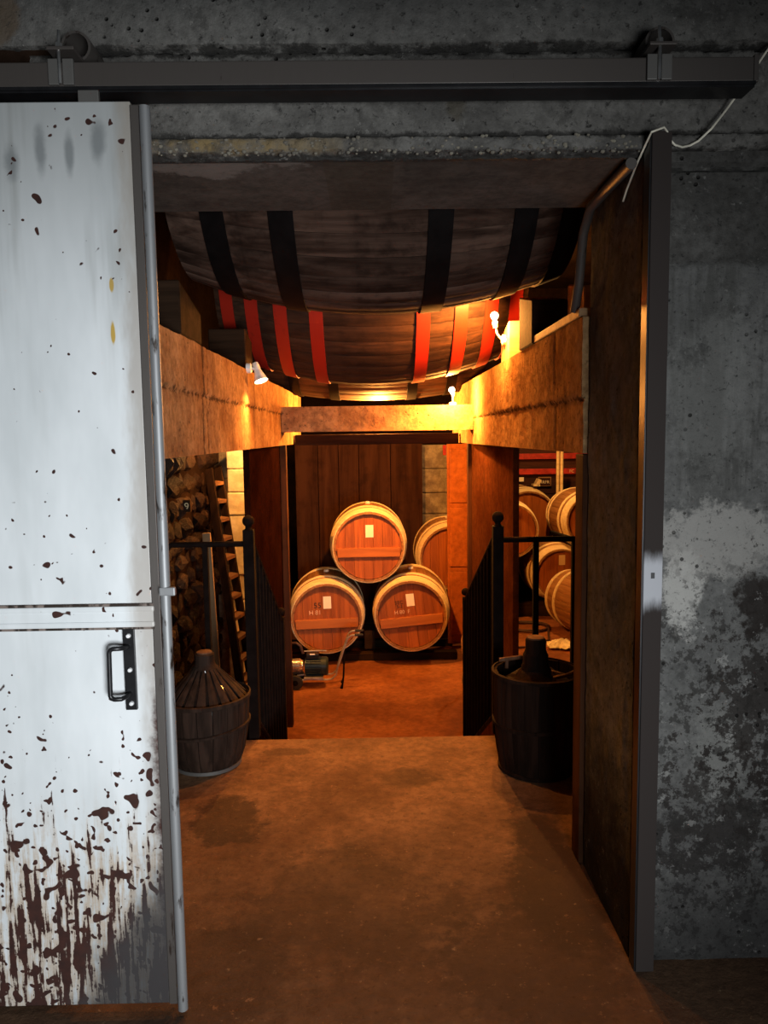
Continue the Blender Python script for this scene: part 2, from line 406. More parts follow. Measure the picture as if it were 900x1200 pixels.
M_bright = plain('bright_steel', (.55, .55, .54), .3, .9)
M_black = plain('rail_shadow_black', (.012, .012, .013), .35, .2)
M_iron = plain('dark_iron', (.008, .0045, .0035), .85, 0, spec=.05)
M_bolt = plain('zinc_bolt', (.8, .82, .85), .3, .3)
M_hoopiron = plain('black_hoop_iron', (.005, .004, .004), .7, 0, spec=.08)
def red_hoop():
    t = NT('red_hoop_paint', .5); n = t.noise(12, 5, .7)
    return t.done(t.mix(t.step(n, .58, .8), (.42, .020, .008), (.16, .012, .006)), t.bump(n, .2, .003))
M_redhoop = red_hoop()
M_tun1 = wood('weathered_stave', (.030, .016, .011), (.15, .092, .068), 1, .85, 11, .5, .6, .65, spec=.08)
M_tun2 = wood('dark_stave', (.024, .010, .005), (.085, .037, .017), 1, .75, 20, .4, .4, .5)
M_tunhead = wood('tun_head_oak', (.035, .022, .016), (.08, .05, .036), 2, .8)
M_stave = wood('barrel_stave', (.26, .115, .04), (.42, .215, .08), 1, .6, 24, .3)
M_head = wood('barrel_head_oak', (.27, .074, .014), (.42, .125, .024), 2, .55, 22, .28)
M_bar = wood('barrel_bar_oak', (.33, .105, .022), (.45, .155, .035), 0, .55, 22, .1)
M_chestnut = wood('pale_hoop', (.66, .50, .26), (.85, .72, .44), 0, .6, 30, .15)
M_card = plain('paper_card', (.88, .84, .74), .7, 0, .03)
M_tag = plain('buff_card', (.80, .60, .36), .7, 0, .03)
M_ink = plain('black_ink', (.02, .012, .01), .7)
M_chalk = plain('chalk', (.75, .50, .36), .9)
M_bung = plain('pale_bung', (.8, .75, .65), .6)
M_slat = wood('basket_slat', (.018, .010, .0065), (.046, .026, .018), 2, .8, 30, .45, .4, spec=.12)
M_darkslat = wood('dark_tub_slat', (.010, .0055, .0035), (.027, .0135, .009), 2, .8, 28, .4, .3, spec=.06)
M_cork = wood('cork_neck', (.10, .045, .025), (.20, .10, .05), 2, .8)
M_glass_dark = plain('dark_glass', (.015, .01, .008), .15)
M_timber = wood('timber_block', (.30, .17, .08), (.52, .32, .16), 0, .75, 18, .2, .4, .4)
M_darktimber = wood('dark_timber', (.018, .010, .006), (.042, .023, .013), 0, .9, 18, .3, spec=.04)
M_board = wood('partition_board', (.045, .017, .008), (.10, .04, .018), 2, .7, 12, .45, .3, .4, spec=.05)
M_ladder = wood('ladder_wood', (.012, .006, .004), (.03, .015, .009), 2, .75, 22, .2, spec=.04)
M_step = wood('ladder_step_wood', (.14, .062, .026), (.25, .12, .052), 1, .7)
M_plank = wood('orange_plank', (.34, .19, .09), (.52, .32, .16), 2, .7)
M_rustdoor = concrete('rust_orange_door', (.36, .10, .022), (.55, .17, .035), 2.5, pits=False, bump=.25, rough=.5, streak=.5, streak_c=(.10, .025, .01))
M_redbeam = plain('red_rack_paint', (.42, .03, .025), .5)
M_redpaint = plain('flaking_red_paint', (.42, .02, .015), .6)
M_rackback = wood('rack_back', (.035, .012, .010), (.075, .022, .016), 0, .7)
M_motor = plain('motor_green', (.020, .034, .036), .35, .2)
M_rubber = plain('black_rubber', (.015, .014, .014), .7)
M_brass = plain('pump_brass', (.70, .58, .40), .25, .8)
M_chrome = plain('frame_steel', (.50, .45, .38), .35, .6)
M_cable = plain('white_cable', (.72, .68, .56), .6)
M_hose = plain('dark_hose', (.05, .022, .015), .5)
M_palehose = plain('pale_hose', (.50, .30, .18), .5)
M_rag = plain('pale_rag', (.85, .72, .45), .9)
M_lampwhite = plain('lamp_white', (.75, .72, .68), .4)
M_aggr = quoin_mat('exposed_pebbles', (.10, .09, .075), (.22, .20, .155), (.05, .07, .05))
def emis(name, c, s):
    t = NT(name); t.b.inputs['Emission Color'].default_value = (*c, 1); t.b.inputs['Emission Strength'].default_value = s
    return t.done((.9, .9, .9))
M_lens = emis('lit_lens', (1, .72, .42), 14)

# ------------------------------------------------------------------ structure: floors
mb = MB(); mb.box((-2.6, -4, -.25), (3.4, 2.6, 0)).box((-1.5, 2.6, -.25), (1.6, 3.82, 0))
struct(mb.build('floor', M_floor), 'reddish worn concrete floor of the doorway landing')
mb = MB(); mb.box((-2.0, 3.82, -.9), (3.4, 11.4, -.68)).box((-2.0, 2.6, -.9), (-1.5, 3.82, -.68)).box((1.6, 2.6, -.9), (3.4, 3.82, -.68))
struct(mb.build('floor', M_floor2), 'orange lit concrete floor of the lower cellar')
for i, (y, z) in enumerate(((3.82, -.17), (4.12, -.34), (4.42, -.51))):
    mb = MB(); mb.box((-.62, y, -.68), (.62, y + .3, z), .008); struct(mb.build('stair_step', M_floor2))
mb = MB(); mb.box((-1.5, 3.70, -.68), (1.6, 3.815, -.25)); struct(mb.build('wall_landing', M_pier))

# ------------------------------------------------------------------ front wall with doorway
def wall_front_right(u, v):     # u = x, v = z ; outward displacement towards the viewer
    d = .004 * fbm(u, v, 1, 7, 4)
    low = 1 - sm(v + .05 * noise.noise(Vector((u * 9, v * 3, 2))), 1.985, 2.01)
    d += .010 * low + low * .010 * max(0, fbm(u, v, 5, 14, 4)) - low * .012 * max(0, fbm(u, v, 9, 24, 3) - .12)
    g = abs(v - 2.25 - .006 * noise.noise(Vector((u * 25, 0, 3))))
    d -= .016 * (1 - sm(g, .002, .012))
    return d
right_us = [.735] + lin(.79, 1.25, .009); right_vs = lin(0, 2.29, .009)
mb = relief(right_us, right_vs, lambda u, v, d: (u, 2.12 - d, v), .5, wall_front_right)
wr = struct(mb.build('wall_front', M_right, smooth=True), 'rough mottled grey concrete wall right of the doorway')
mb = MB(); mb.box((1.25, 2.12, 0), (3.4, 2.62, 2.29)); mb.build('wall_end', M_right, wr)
mb = MB(); mb.box((-2.2, 2.12, -.68), (-.80, 2.62, 3.6)); struct(mb.build('wall_front', M_shell), 'concrete wall behind the white sliding door')
def wall_front_top(u, v):
    j = .006 * noise.noise(Vector((u * 14, v * 5, 7))) + .003 * noise.noise(Vector((u * 50, 0, 3)))
    d = .003 * fbm(u, v, 3, 9, 4)
    d += .016 * sm(v + j, 2.555, 2.563)               # upper cast stands proud, ragged edge
    d -= .020 * (1 - sm(abs(v + j - 2.552), .001, .007))
    d -= .012 * (1 - sm(abs(v + .3 * j - 2.337), .001, .006))
    d += .014 * (1 - sm(v + .2 * j, 2.328, 2.334)) * (1 + .8 * fbm(u, v, 2, 40, 2))
    d += .006 * (1 - sm(v, 2.34, 2.36)) * fbm(u, v, 8, 30, 3)
    rag = .018 * max(0, fbm(u, 0, 12, 18, 3) + .1)
    d -= .05 * (1 - sm(v, 2.285 + rag, 2.293 + rag)) * .6
    return d
us = lin(-1.15, 1.25, .009); vs_ = lin(2.282, 2.70, .006)
mb = relief(us, vs_, lambda u, v, d: (u, 2.12 - d, v), .03, wall_front_top)
wt = struct(mb.build('wall_front', M_top, smooth=True), 'stained concrete lintel wall above the doorway')
mb = MB(); mb.box((-.80, 2.148, 2.29), (3.4, 2.62, 3.6)); mb.box((-.80, 2.12, 2.70), (3.4, 2.148, 3.6)); mb.build('lintel', M_soffit, wt, label='bare concrete underside of the lintel')
mb = MB(); random.seed(3)      # pebbles showing in the broken lip
for i in range(210):
    x = random.uniform(-.62, .74); z = 2.286 + random.random() ** 1.5 * .046; r = random.uniform(.002, .006)
    mb.ball((x, 2.104 + .004 * random.random(), z), r, (1.2, .8, .9), 1)
o = mb.build('pebble', M_aggr, wt); o['kind'] = 'stuff'
# reveal on the right of the doorway
def jamb_fn(u, v): return .004 * fbm(u, v, 4, 6, 4) + .006 * max(0, fbm(u, v, 14, 12, 3))
mb = relief(lin(2.125, 2.615, .014), lin(0, 2.29, .014), lambda u, v, d: (.735 - d - .004, u, v), .02, jamb_fn)
struct(mb.build('trim_1', M_jamb, smooth=True), 'dark concrete reveal on the right of the doorway')
mb = MB(); mb.box((.715, 2.625, 0), (.80, 2.72, 1.475), .004); struct(mb.build('trim_2', M_board), 'orange lit timber stud behind the doorway reveal')

# ------------------------------------------------------------------ cellar shell
random.seed(11)
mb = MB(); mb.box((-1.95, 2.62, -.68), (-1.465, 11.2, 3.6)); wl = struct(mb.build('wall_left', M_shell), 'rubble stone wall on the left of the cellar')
stones = []
for k in range(9):
    q = MB(); vv = q.ball((0, 0, 0), .5, (1, 1, 1), 2)
    for v in vv:
        p = v.co.copy(); e = 2.6
        n_ = (abs(p.x * 2) ** e + abs(p.y * 2) ** e + abs(p.z * 2) ** e) ** (1 / e)
        v.co = p / max(n_, .1) * (1 + .32 * noise.noise(p * 3.1 + Vector((k * 5, 0, 0))) + .16 * noise.noise(p * 8 + Vector((k * 3, 7, 0))))
    stones.append(q.mesh('stone', M_stone))
z = -.68
while z < 1.62:
    h = random.uniform(.10, .19); y = 4.55 + random.uniform(-.1, .05)
    while y < 7.3:
        wd = random.uniform(.13, .32)
        o = put('stone', random.choice(stones), wl, (-1.50 + random.uniform(-.03, .02), y + wd / 2, z + h / 2), (random.uniform(-.12, .12), random.uniform(-.1, .1), 0))
        o.scale = (random.uniform(.12, .22), wd * .99, h * .99); y += wd
    z += h
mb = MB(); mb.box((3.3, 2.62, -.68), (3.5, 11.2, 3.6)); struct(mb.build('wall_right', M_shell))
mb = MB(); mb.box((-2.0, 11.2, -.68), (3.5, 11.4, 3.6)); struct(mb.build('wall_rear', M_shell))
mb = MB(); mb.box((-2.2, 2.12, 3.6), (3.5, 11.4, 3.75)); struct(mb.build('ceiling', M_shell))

# ------------------------------------------------------------------ concrete cradle beams
def beam_fn(seam, seed):
    def f(u, v):
        d = .003 * fbm(u, v, seed, 6, 4) + .0025 * fbm(u * .3, v, seed + 3, 40, 2)
        jag = .006 * noise.noise(Vector((u * 16, 0, seed)))
        d -= .012 * (1 - sm(abs(v - seam - jag), .001, .008)) - .006 * sm(v - jag, seam, seam + .004)
        for c_ in (3.02, 3.10): d -= .006 * (1 - sm(abs(u - c_ - .006 * noise.noise(Vector((v * 5, u, seed)))), .003, .010))
        return d
    return f
bv = lin(0, 1, 1 / 38)
mb = relief(lin(2.2, 7.0, .022), [1.485 + .415 * t for t in bv], lambda u, v, d: (-.66 + d, u, v + (.012 * fbm(u, 0, 4, 4, 3) if v > 1.89 else 0)), .25, beam_fn(1.71, 1))
struct(mb.build('trim_3', M_beam, smooth=True), 'stained concrete beam on the left carrying the great casks')
mb = relief(lin(2.63, 7.0, .022), [1.478 + .46 * t for t in bv], lambda u, v, d: (.715 - d, u, v), .25, beam_fn(1.665, 8))
struct(mb.build('trim_4', M_beam, smooth=True), 'stained concrete beam on the right carrying the great casks')
mb = relief(lin(-.655, .71, .014), lin(1.58, 1.758, .012), lambda u, v, d: (u, 5.5 - d, v), .24, lambda u, v: .004 * fbm(u, v, 6, 8, 4) + .004 * fbm(u, v, 2, 30, 2))
struct(mb.build('trim_5', M_beam, smooth=True), 'brightly lit crossbeam over the cellar stairs')
mb = MB(); mb.box((-.65, 6.35, 1.475), (.70, 6.45, 1.56), .008); struct(mb.build('trim_6', M_darktimber), 'dim timber crosspiece behind the lit crossbeam')
# piers beside the stairs
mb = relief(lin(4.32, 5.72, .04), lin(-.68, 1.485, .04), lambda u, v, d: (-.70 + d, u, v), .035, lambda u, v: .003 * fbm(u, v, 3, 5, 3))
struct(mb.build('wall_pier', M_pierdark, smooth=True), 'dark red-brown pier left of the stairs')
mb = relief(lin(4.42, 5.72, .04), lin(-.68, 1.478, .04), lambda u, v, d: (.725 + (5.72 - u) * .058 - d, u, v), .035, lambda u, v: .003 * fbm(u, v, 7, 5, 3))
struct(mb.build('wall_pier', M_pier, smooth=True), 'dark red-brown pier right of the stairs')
mb = MB(); mb.box((-.70, 5.73, -.68), (-.655, 5.80, 1.485), .004); struct(mb.build('trim_7', M_board), 'narrow lit timber edge of the left pier')
mb = MB(); mb.box((.70, 5.73, -.68), (.745, 5.80, 1.478), .004); struct(mb.build('trim_8', M_board), 'narrow lit timber edge of the right pier')

# ------------------------------------------------------------------ sliding door, rail, post
dr = thing('sliding_door', 'white sliding steel door with peeling rust-spotted paint, left of the doorway', 'door', (-1.1, 1.96, 0))
def dloc(mb, name, mat, par, **k):      # parts are modelled in world coordinates; shift to the thing's origin
    o = mb.build(name, mat, par, **k); off = Vector((1.1, -1.96, 0)) if par is dr else None
    if off is not None: o.data.transform(Matrix.Translation((0, 0, 0))); o.location = off
    return o
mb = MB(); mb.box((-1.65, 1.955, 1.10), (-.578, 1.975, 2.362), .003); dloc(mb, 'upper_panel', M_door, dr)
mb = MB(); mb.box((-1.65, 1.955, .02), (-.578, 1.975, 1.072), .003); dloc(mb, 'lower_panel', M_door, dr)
mb = MB(); mb.box((-1.65, 1.945, 1.066), (-.572, 1.957, 1.082), .005).box((-1.65, 1.945, 1.106), (-.572, 1.957, 1.122), .005).box((-1.65, 1.948, 1.076), (-.574, 1.960, 1.112)); dloc(mb, 'middle_rail', M_door, dr)
for z_ in (1.0635, 1.1245):
    mb = MB(); mb.box((-1.65, 1.948, z_ - .0035), (-.573, 1.956, z_ + .0035), .001); dloc(mb, 'rusty_seam', M_seam, dr, label='rusty seam along the middle rail')
mb = MB(); mb.box((-.578, 1.950, .02), (-.556, 1.985, 2.352), .002); dloc(mb, 'edge_flange', M_flange, dr)
mb = MB(); mb.tube([(-.540, 1.945, .01), (-.540, 1.945, .5), (-.540, 1.945, 1.16)], .0135, 12).tube([(-.540, 1.945, 1.168), (-.540, 1.945, 1.7), (-.540, 1.945, 2.345)], .0135, 12)
dloc(mb, 'edge_tube', M_tube, dr, smooth=True)
mb = MB(); mb.box((-.552, 1.93, 1.150), (-.512, 1.945, 1.172), .003); dloc(mb, 'latch_tab', M_tube, dr)
mb = MB(); mb.box((-.705, 1.962, 2.355), (-.655, 1.974, 2.392), .002); hp = dloc(mb, 'hanger_plate', M_clamp, dr)
mb = MB(); mb.box((-.6545, 1.944, .848), (-.6255, 1.955, 1.062), .001); hd = dloc(mb, 'handle_plate', M_black, dr, label='black handle plate')
mb = MB(); pts = []
for a in range(0, 91, 15): pts.append((-.668 + .012 * -math.sin(math.radians(a)), 1.912, 1.008 + .012 * math.cos(math.radians(a))))
pts = [(-.642, 1.946, 1.016), (-.646, 1.925, 1.018), (-.655, 1.914, 1.020)] + pts
low = [(p[0] - .002, p[1], 1.008 - .908 * 0 - (p[2] - 1.008) + -.108) for p in reversed(pts[3:])]
low = [(x, y, z_) for x, y, z_ in low]
pts += low + [(-.655, 1.914, .888), (-.646, 1.925, .890), (-.642, 1.946, .892)]
mb.tube(pts, .0062, 10); mb.build('handle_grip', M_black, hd, smooth=True)
for z_ in (1.045, .955, .866):
    mb = MB(); mb.lathe([(0, 1.936), (.0045, 1.937), (.0062, 1.941), (.0062, 1.946)], (-.639, 0, z_), 'Y', 12); mb.build('bolt', M_bolt, hd, smooth=True)

rl = thing('door_rail', 'long steel door rail along the wall above the doorway', 'rail', (0, 2.0, 2.43))
mb = MB(); mb.box((-1.8, -.03, -.028), (.953, .04, .03), .003); mb.build('channel', M_rail, rl)
mb = MB(); mb.box((-1.8, -.034, -.036), (.95, -.026, -.028)).box((-1.8, .03, -.036), (.95, .045, -.028)).box((-1.8, -.028, -.040), (.95, .04, -.0285)); mb.build('rail_lip', M_black, rl)  # lip coloured black to paint the shadow band under the rail
mb = MB(); mb.box((.945, -.034, -.03), (.957, .045, .034), .002); mb.build('end_cap', M_flange, rl)
for x, lab in ((-.741, 'steel clamp with threaded rod on the rail above the white door'), (.712, 'steel clamp of two plates on the rail near its right end')):
    t = thing('rail_bracket', lab, 'bracket', (x, 1.966, 2.43), group='clamps on the door rail')
    mb = MB(); mb.box((-.032, -.006, -.026), (-.007, .004, .034), .002); mb.build('clamp_plate', M_clamp, t)
    mb = MB(); mb.box((.003, -.006, -.026), (.029, .004, .034), .002); mb.build('clamp_plate', M_clamp, t)
    mb = MB(); mb.tube([(-.003, -.008, -.025), (-.003, -.008, .055), (-.003, 0, .10)], .0042, 8); mb.build('threaded_rod', M_bright, t, smooth=True)
    mb = MB(); mb.box((-.030, -.016, .050), (.036, .13, .058), .002); mb.build('top_plate', M_rail, t)
    mb = MB(); mb.lathe([(.0085, .058), (.0085, .068)], (-.003, -.006, 0), 'Z', 6); mb.build('nut', M_bright, t)
    mb = MB(); mb.ring([(.031, .05), (.037, .05), (.037, .15), (.031, .15)], (.018, 0, .088), 'Y', 24); mb.build('pipe_socket', M_flange, t, smooth=True)
t = thing('door_stop_post', 'dark painted steel channel post with a white patch, right of the doorway', 'post', (.757, 2.08, 0))
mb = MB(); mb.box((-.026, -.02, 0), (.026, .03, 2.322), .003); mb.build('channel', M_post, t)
mb = MB(); mb.box((-.030, -.015, 0), (-.0255, .028, 2.322)); mb.build('side_lip', M_black, t)
mb = MB(); mb.box((-.006, -.0215, 1.150), (.004, -.018, 1.166)); mb.build('latch_hole', M_black, t)

mb = MB(); mb.tube([(1.25, 2.085, 2.80), (1.032, 2.088, 2.524), (.975, 2.088, 2.44), (.932, 2.088, 2.381), (.895, 2.088, 2.335), (.862, 2.088, 2.305), (.84, 2.088, 2.294), (.82, 2.088, 2.290), (.80, 2.086, 2.295), (.786, 2.082, 2.306), (.78, 2.07, 2.314),
                    (.757, 2.050, 2.326), (.726, 2.054, 2.316), (.722, 2.085, 2.296), (.722, 2.15, 2.270), (.722, 2.23, 2.228), (.722, 2.262, 2.205)], .0028, 6)
tag(mb.build('cable', M_cable, smooth=True), 'thin white cable drooping over the wall and round the steel post', 'cable')
mb = MB(); mb.tube([(.704, 2.14, 2.268), (.704, 2.33, 2.268), (.702, 2.52, 2.262), (.70, 2.60, 2.20), (.702, 2.65, 2.06), (.706, 2.72, 1.97)], .016, 10)
tag(mb.build('conduit', M_flange, smooth=True), 'dark conduit running under the lintel along the right reveal', 'pipe')

# ------------------------------------------------------------------ casks
MESH = {}
def cached(key, fn):
    if key not in MESH: MESH[key] = fn()
    return MESH[key]
def prof(L, rh, rb): return lambda y: rh + (rb - rh) * (1 - (2 * y / L - 1) ** 2)
def stave_mesh(L, rh, rb, n, th, mat, segs):
    p = prof(L, rh, rb); mb = MB(); bm = mb.bm; a = math.pi / n * .975; rows = []
    for i in range(segs + 1):
        y = L * i / segs; r = p(y); row = []
        for t in (-a, -a * .8, 0, a * .8, a):
            rr = r - (.0025 if abs(t) == a else 0)
            row.append(bm.verts.new((rr * math.sin(t), y, -rr * math.cos(t))))
        for t in (a, -a): row.append(bm.verts.new(((r - th) * math.sin(t), y, -(r - th) * math.cos(t))))
        rows.append(row)
    for A, B in zip(rows, rows[1:]):
        for k in range(7): bm.faces.new((A[k], A[(k + 1) % 7], B[(k + 1) % 7], B[k]))
    bm.faces.new(rows[0]); bm.faces.new(rows[-1][::-1])
    return mb.mesh('stave', mat, True)
def hoop_mesh(L, rh, rb, y0, wd, th, mat, round_=False, n=56):
    p = prof(L, rh, rb); mb = MB(); ya, yb = y0 - wd / 2, y0 + wd / 2
    if round_:
        loop = [(p(ya) - .004, ya), (p(ya) + th * .55, ya + wd * .08), (p(y0) + th, y0), (p(yb) + th * .55, yb - wd * .08), (p(yb) - .004, yb)]
    else: loop = [(p(ya) - .003, ya), (p(ya) + th, ya), (p(yb) + th, yb), (p(yb) - .003, yb)]
    mb.ring(loop, (0, 0, 0), 'Y', n)
    return mb.mesh('hoop', mat, True)
def head_boards(R, n, y, th, mat):
    out = []
    for i in range(n):
        a = -R + 2 * R * i / n; b = -R + 2 * R * (i + 1) / n; g = .0012
        mb = MB(); bm = mb.bm; xs = [a + g + (b - a - 2 * g) * k / 5 for k in range(6)]
        up = [(x, math.sqrt(max(1e-6, R * R - x * x))) for x in xs]
        loop = up + [(x, -z_) for x, z_ in reversed(up)]
        f = [bm.verts.new((x, y, z_)) for x, z_ in loop]; bk = [bm.verts.new((x, y + th, z_)) for x, z_ in loop]
        bm.faces.new(f); bm.faces.new(bk[::-1]); m_ = len(f)
        for k in range(m_): bm.faces.new((f[k], bk[k], bk[(k + 1) % m_], f[(k + 1) % m_]))
        out.append(mb.mesh('head_board', mat))
    return out
def text(s, size, mat, par, loc, rot=(math.pi / 2, 0, 0), name='lettering'):
    c = bpy.data.curves.new(name, 'FONT'); c.body = s; c.size = size; c.extrude = .0006; c.materials.append(mat); c.align_x = 'CENTER'
    o = bpy.data.objects.new('t', c); me = bpy.data.meshes.new_from_object(o); me.name = name; bpy.data.objects.remove(o)
    return put(name, me, par, loc, rot)

def barrel(label, x, yf, zc, yaw=0, roll=0, rh=.340, rb=.381, L=.92, bar=True, card=M_card, card_at=(.01, .15), bung=True, marks=(), group='oak barrels in the lower cellar', tilt=0):
    """Axis along local Y, front chime at y = 0; centre of the head at (x, yf, zc)."""
    t = thing('oak_barrel', label, 'barrel', (x, yf, zc - rb), (0, 0, math.radians(yaw)), group)
    key = (rh, rb, L); sm_ = cached(('st',) + key, lambda: stave_mesh(L, rh, rb, 24, .021, M_stave, 9))
    for k in range(24): put('stave', sm_, t, (0, 0, rb), (0, math.radians(roll) + 2 * math.pi * k / 24, 0))
    for y0, wd, rd in ((.012, .024, 1), (.040, .026, 1), (.069, .026, 1), (.100, .028, 1), (.131, .028, 1), (.215, .022, 1), (.240, .022, 1), (.66, .024, 1), (.69, .024, 1), (.86, .026, 1), (.90, .026, 1)):
        put('hoop', cached(('hp', y0) + key, lambda: hoop_mesh(L, rh, rb, y0, wd, .011, M_chestnut, True)), t, (0, 0, rb), (0, math.radians(roll), 0))
    R = rh - .022; rr = math.radians(roll + tilt)
    for hm in cached(('hd',) + key, lambda: head_boards(R, 7, .035, .02, M_head)): put('head_board', hm, t, (0, 0, rb), (0, rr, 0))
    put('back_head', cached(('bh',) + key, lambda: MB().lathe([(R, L - .05), (R, L - .03)], (0, 0, 0), 'Y', 32).mesh('back_head', M_head)), t, (0, 0, rb))
    if bar:
        zb = -.055; hw = math.sqrt(R * R - .1 ** 2)
        bm_ = cached(('bar',) + key, lambda: MB().box((-hw, .010, zb - .045), (hw, .036, zb + .045), .004).mesh('cross_bar', M_bar))
        put('cross_bar', bm_, t, (0, 0, rb), (0, rr, 0), label='plain wooden bar across the head')
    if card:
        cx, cz = card_at
        mb = MB(); mb.box((cx - .038, .0325, cz - .06), (cx + .038, .0345, cz + .06)); cdo = put('label_card', mb.mesh('label_card', card), t, (0, 0, rb), (0, rr, 0))
    for s, size, mat, mx, mz in marks:
        o = text(s, size, mat, t, (mx, .0338, rb + mz), (math.pi / 2, 0, 0))
        if rr: o.location = Vector((0, .0338, rb)) + Matrix.Rotation(rr, 3, 'Y') @ Vector((mx, 0, mz)); o.rotation_euler = (math.pi / 2, rr, 0)
    if bung:
        mb = MB(); mb.lathe([(.028, 0), (.024, .03), (.012, .034)], (0, L / 2, rb - .012), 'Z', 12)
        put('bung', mb.mesh('bung', M_bung, True), t, (0, 0, rb))
    return t

def tun(label, yc, zc, R, Re, half, xc, hoops, hoop_w, mat, hoopmat, n=42):
    t = thing('great_cask', label, 'cask', (xc, yc, zc - R), (0, 0, -math.pi / 2), 'great casks lying across the beams')
    L = 2 * half; sm_ = stave_mesh(L, Re, R, n, .045, mat, 14); base = (-half, 0, R)     # local Y -> world X
    for k in range(n): put('stave', sm_, t, (0, -half, R), (0, 2 * math.pi * k / n + .04, 0))
    for hx in hoops: put('hoop', hoop_mesh(L, Re, R, half + hx - xc, hoop_w, .008, hoopmat, n=84), t, (0, -half, R))
    for yb in (.07, L - .11):
        for hm in head_boards(Re - .046, 9, yb, .04, M_tunhead): put('head_board', hm, t, (0, -half, R))
    return t
tun('weathered grey-brown great cask with black iron hoops, just inside the lintel', 3.38, 2.775, .70, .55, .79, .02, (-.585, -.325, .255, .575, .765), .092, M_tun1, M_hoopiron)
tun('dark great cask with red painted hoops, second from the doorway', 4.90, 2.565, .70, .50, .89, 0.0, (-.82, -.675, -.51, -.31, .285, .50, .675, .82), .075, M_tun2, M_redhoop)
tun('great cask lying behind the red-hooped one, only its lit underside showing', 6.42, 2.535, .70, .60, .86, 0.02, (-.62, -.31, .31, .62), .08, M_tun2, M_hoopiron)

def block(name, pts, mat, label, cat='wedge', group=None):
    mb = MB(); mb.hexa(pts); bmesh.ops.bevel(mb.bm, geom=mb.bm.edges[:], offset=.006, segments=1, affect='EDGES')
    return tag(mb.build(name, mat), label, cat, group)
def wedge(x0, x1, y0, y1, z0, za, zb, mat, label):
    return block('cask_wedge', [(x0, y0, z0), (x1, y0, z0), (x1, y1, z0), (x0, y1, z0), (x0, y0, za), (x1, y0, za), (x1, y1, zb), (x0, y1, zb)], mat, label, 'wedge', 'wedges under the great casks')
wedge(.70, .86, 3.42, 3.72, 1.94, 2.13, 2.19, M_darktimber, 'dark timber wedge under the weathered cask on the right beam')
wedge(-.90, -.67, 2.75, 3.08, 1.912, 2.10, 2.03, M_darktimber, 'blocky dark timber wedge under the weathered cask on the left beam')
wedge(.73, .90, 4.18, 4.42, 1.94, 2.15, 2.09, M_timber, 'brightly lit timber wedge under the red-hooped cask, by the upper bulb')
wedge(-.88, -.68, 4.20, 4.42, 1.912, 2.13, 2.08, M_darktimber, 'dark timber wedge under the red-hooped cask, on the left beam')
wedge(.80, .95, 2.95, 3.20, 1.974, 2.10, 2.15, M_timber, 'pale timber chock lying on the plank of the right beam')
mb = MB(); mb.box((.705, 2.66, 1.942), (.95, 3.40, 1.972), .004)
tag(mb.build('plank', M_timber), 'flat timber plank lying on top of the right beam', 'plank')

# ------------------------------------------------------------------ barrels
barrel('oak barrel on top of the central stack of three', -.065, 7.30, .482, 1, 0, marks=())
barrel('lower oak barrel of the central stack, behind the wheeled pump', -.481, 7.28, -.205, 3, 4, marks=(('55', .075, M_ink, -.085, .10), ('H 81', .06, M_chalk, -.11, .035)), tilt=-5)
barrel('lower oak barrel of the central stack, right of the dark chock, stencilled and chalked', .330, 7.22, -.180, -3, 2, marks=(('SEC', .05, M_ink, -.10, .12), ('5-2', .045, M_ink, -.10, .083), ('H 80  F', .05, M_chalk, -.08, .025)), tilt=-8)
barrel('oak barrel half hidden by the rust-orange door, in front of the grey stone pillar', .82, 8.18, .225, 0, 0, bar=False, card=None)
barrel('oak barrel with a buff card, upper left in the right-hand store', 1.61, 9.0, .40, 1, 0, rh=.318, rb=.36, bar=False, card=M_tag, card_at=(.03, .20))
barrel('large dark-headed cask with a pale chock on it, behind the buff-carded barrel', 2.01, 9.98, .41, 4, 0, rh=.385, rb=.43, bar=False, card=None, bung=False)
barrel('oak barrel turned sideways with a wide band of hoops, upper right in the store', 2.56, 8.95, .505, 2, 0, rh=.31, rb=.36, bar=False, card=None)
barrel('oak barrel with a buff card on the store rack, below the other two', 2.20, 8.98, -.13, 2, 0, rh=.305, rb=.36, bar=False, card=M_tag, card_at=(.02, .17))
barrel('oak barrel standing turned away on the store floor, beside the hose', 2.50, 7.84, -.33, 18, 0, rh=.30, rb=.35, bar=False, card=None)
t = thing('barrel_trestle', 'dark timber trestle under the buff-carded barrel in the upper left of the store', 'trestle', (1.60, 9.42, -.68))
for dy in (-.22, .22):
    mb = MB(); mb.box((-.20, dy - .05, .175), (.13, dy + .05, .70), .006); mb.build('post', M_darktimber, t)
mb = MB(); mb.box((-.18, -.17, .5), (.11, .17, .6), .005); mb.build('cross_piece', M_darktimber, t)
# what they stand on
t = thing('barrel_rack', 'low timber rack of two rails under the store barrels', 'rack', (1.9, 9.45, -.68))
for dy in (-.22, .22):
    mb = MB(); mb.box((-1.1, dy - .05, 0), (1.1, dy + .05, .175), .005); mb.build('rail', M_darktimber, t)
t = thing('barrel_stand', 'dark timber stand under the barrel behind the rust-orange door', 'stand', (.82, 8.66, -.68))
for dx in (-.2, .2):
    mb = MB(); mb.box((dx - .05, -.35, 0), (dx + .05, .35, .518), .006); mb.build('trestle', M_darktimber, t)
mb = MB(); mb.box((-.27, -.1, .02), (.27, .1, .5), .005); mb.build('cross_piece', M_darktimber, t)
t = thing('cask_stand', 'stacked timber beams under the large dark-headed cask', 'stand', (2.01, 10.4, -.68))
for k in range(3):
    mb = MB(); mb.box((-.35, -.3, .215 * k), (.35, .3, .215 * k + .21), .006); mb.build('beam', M_darktimber, t)
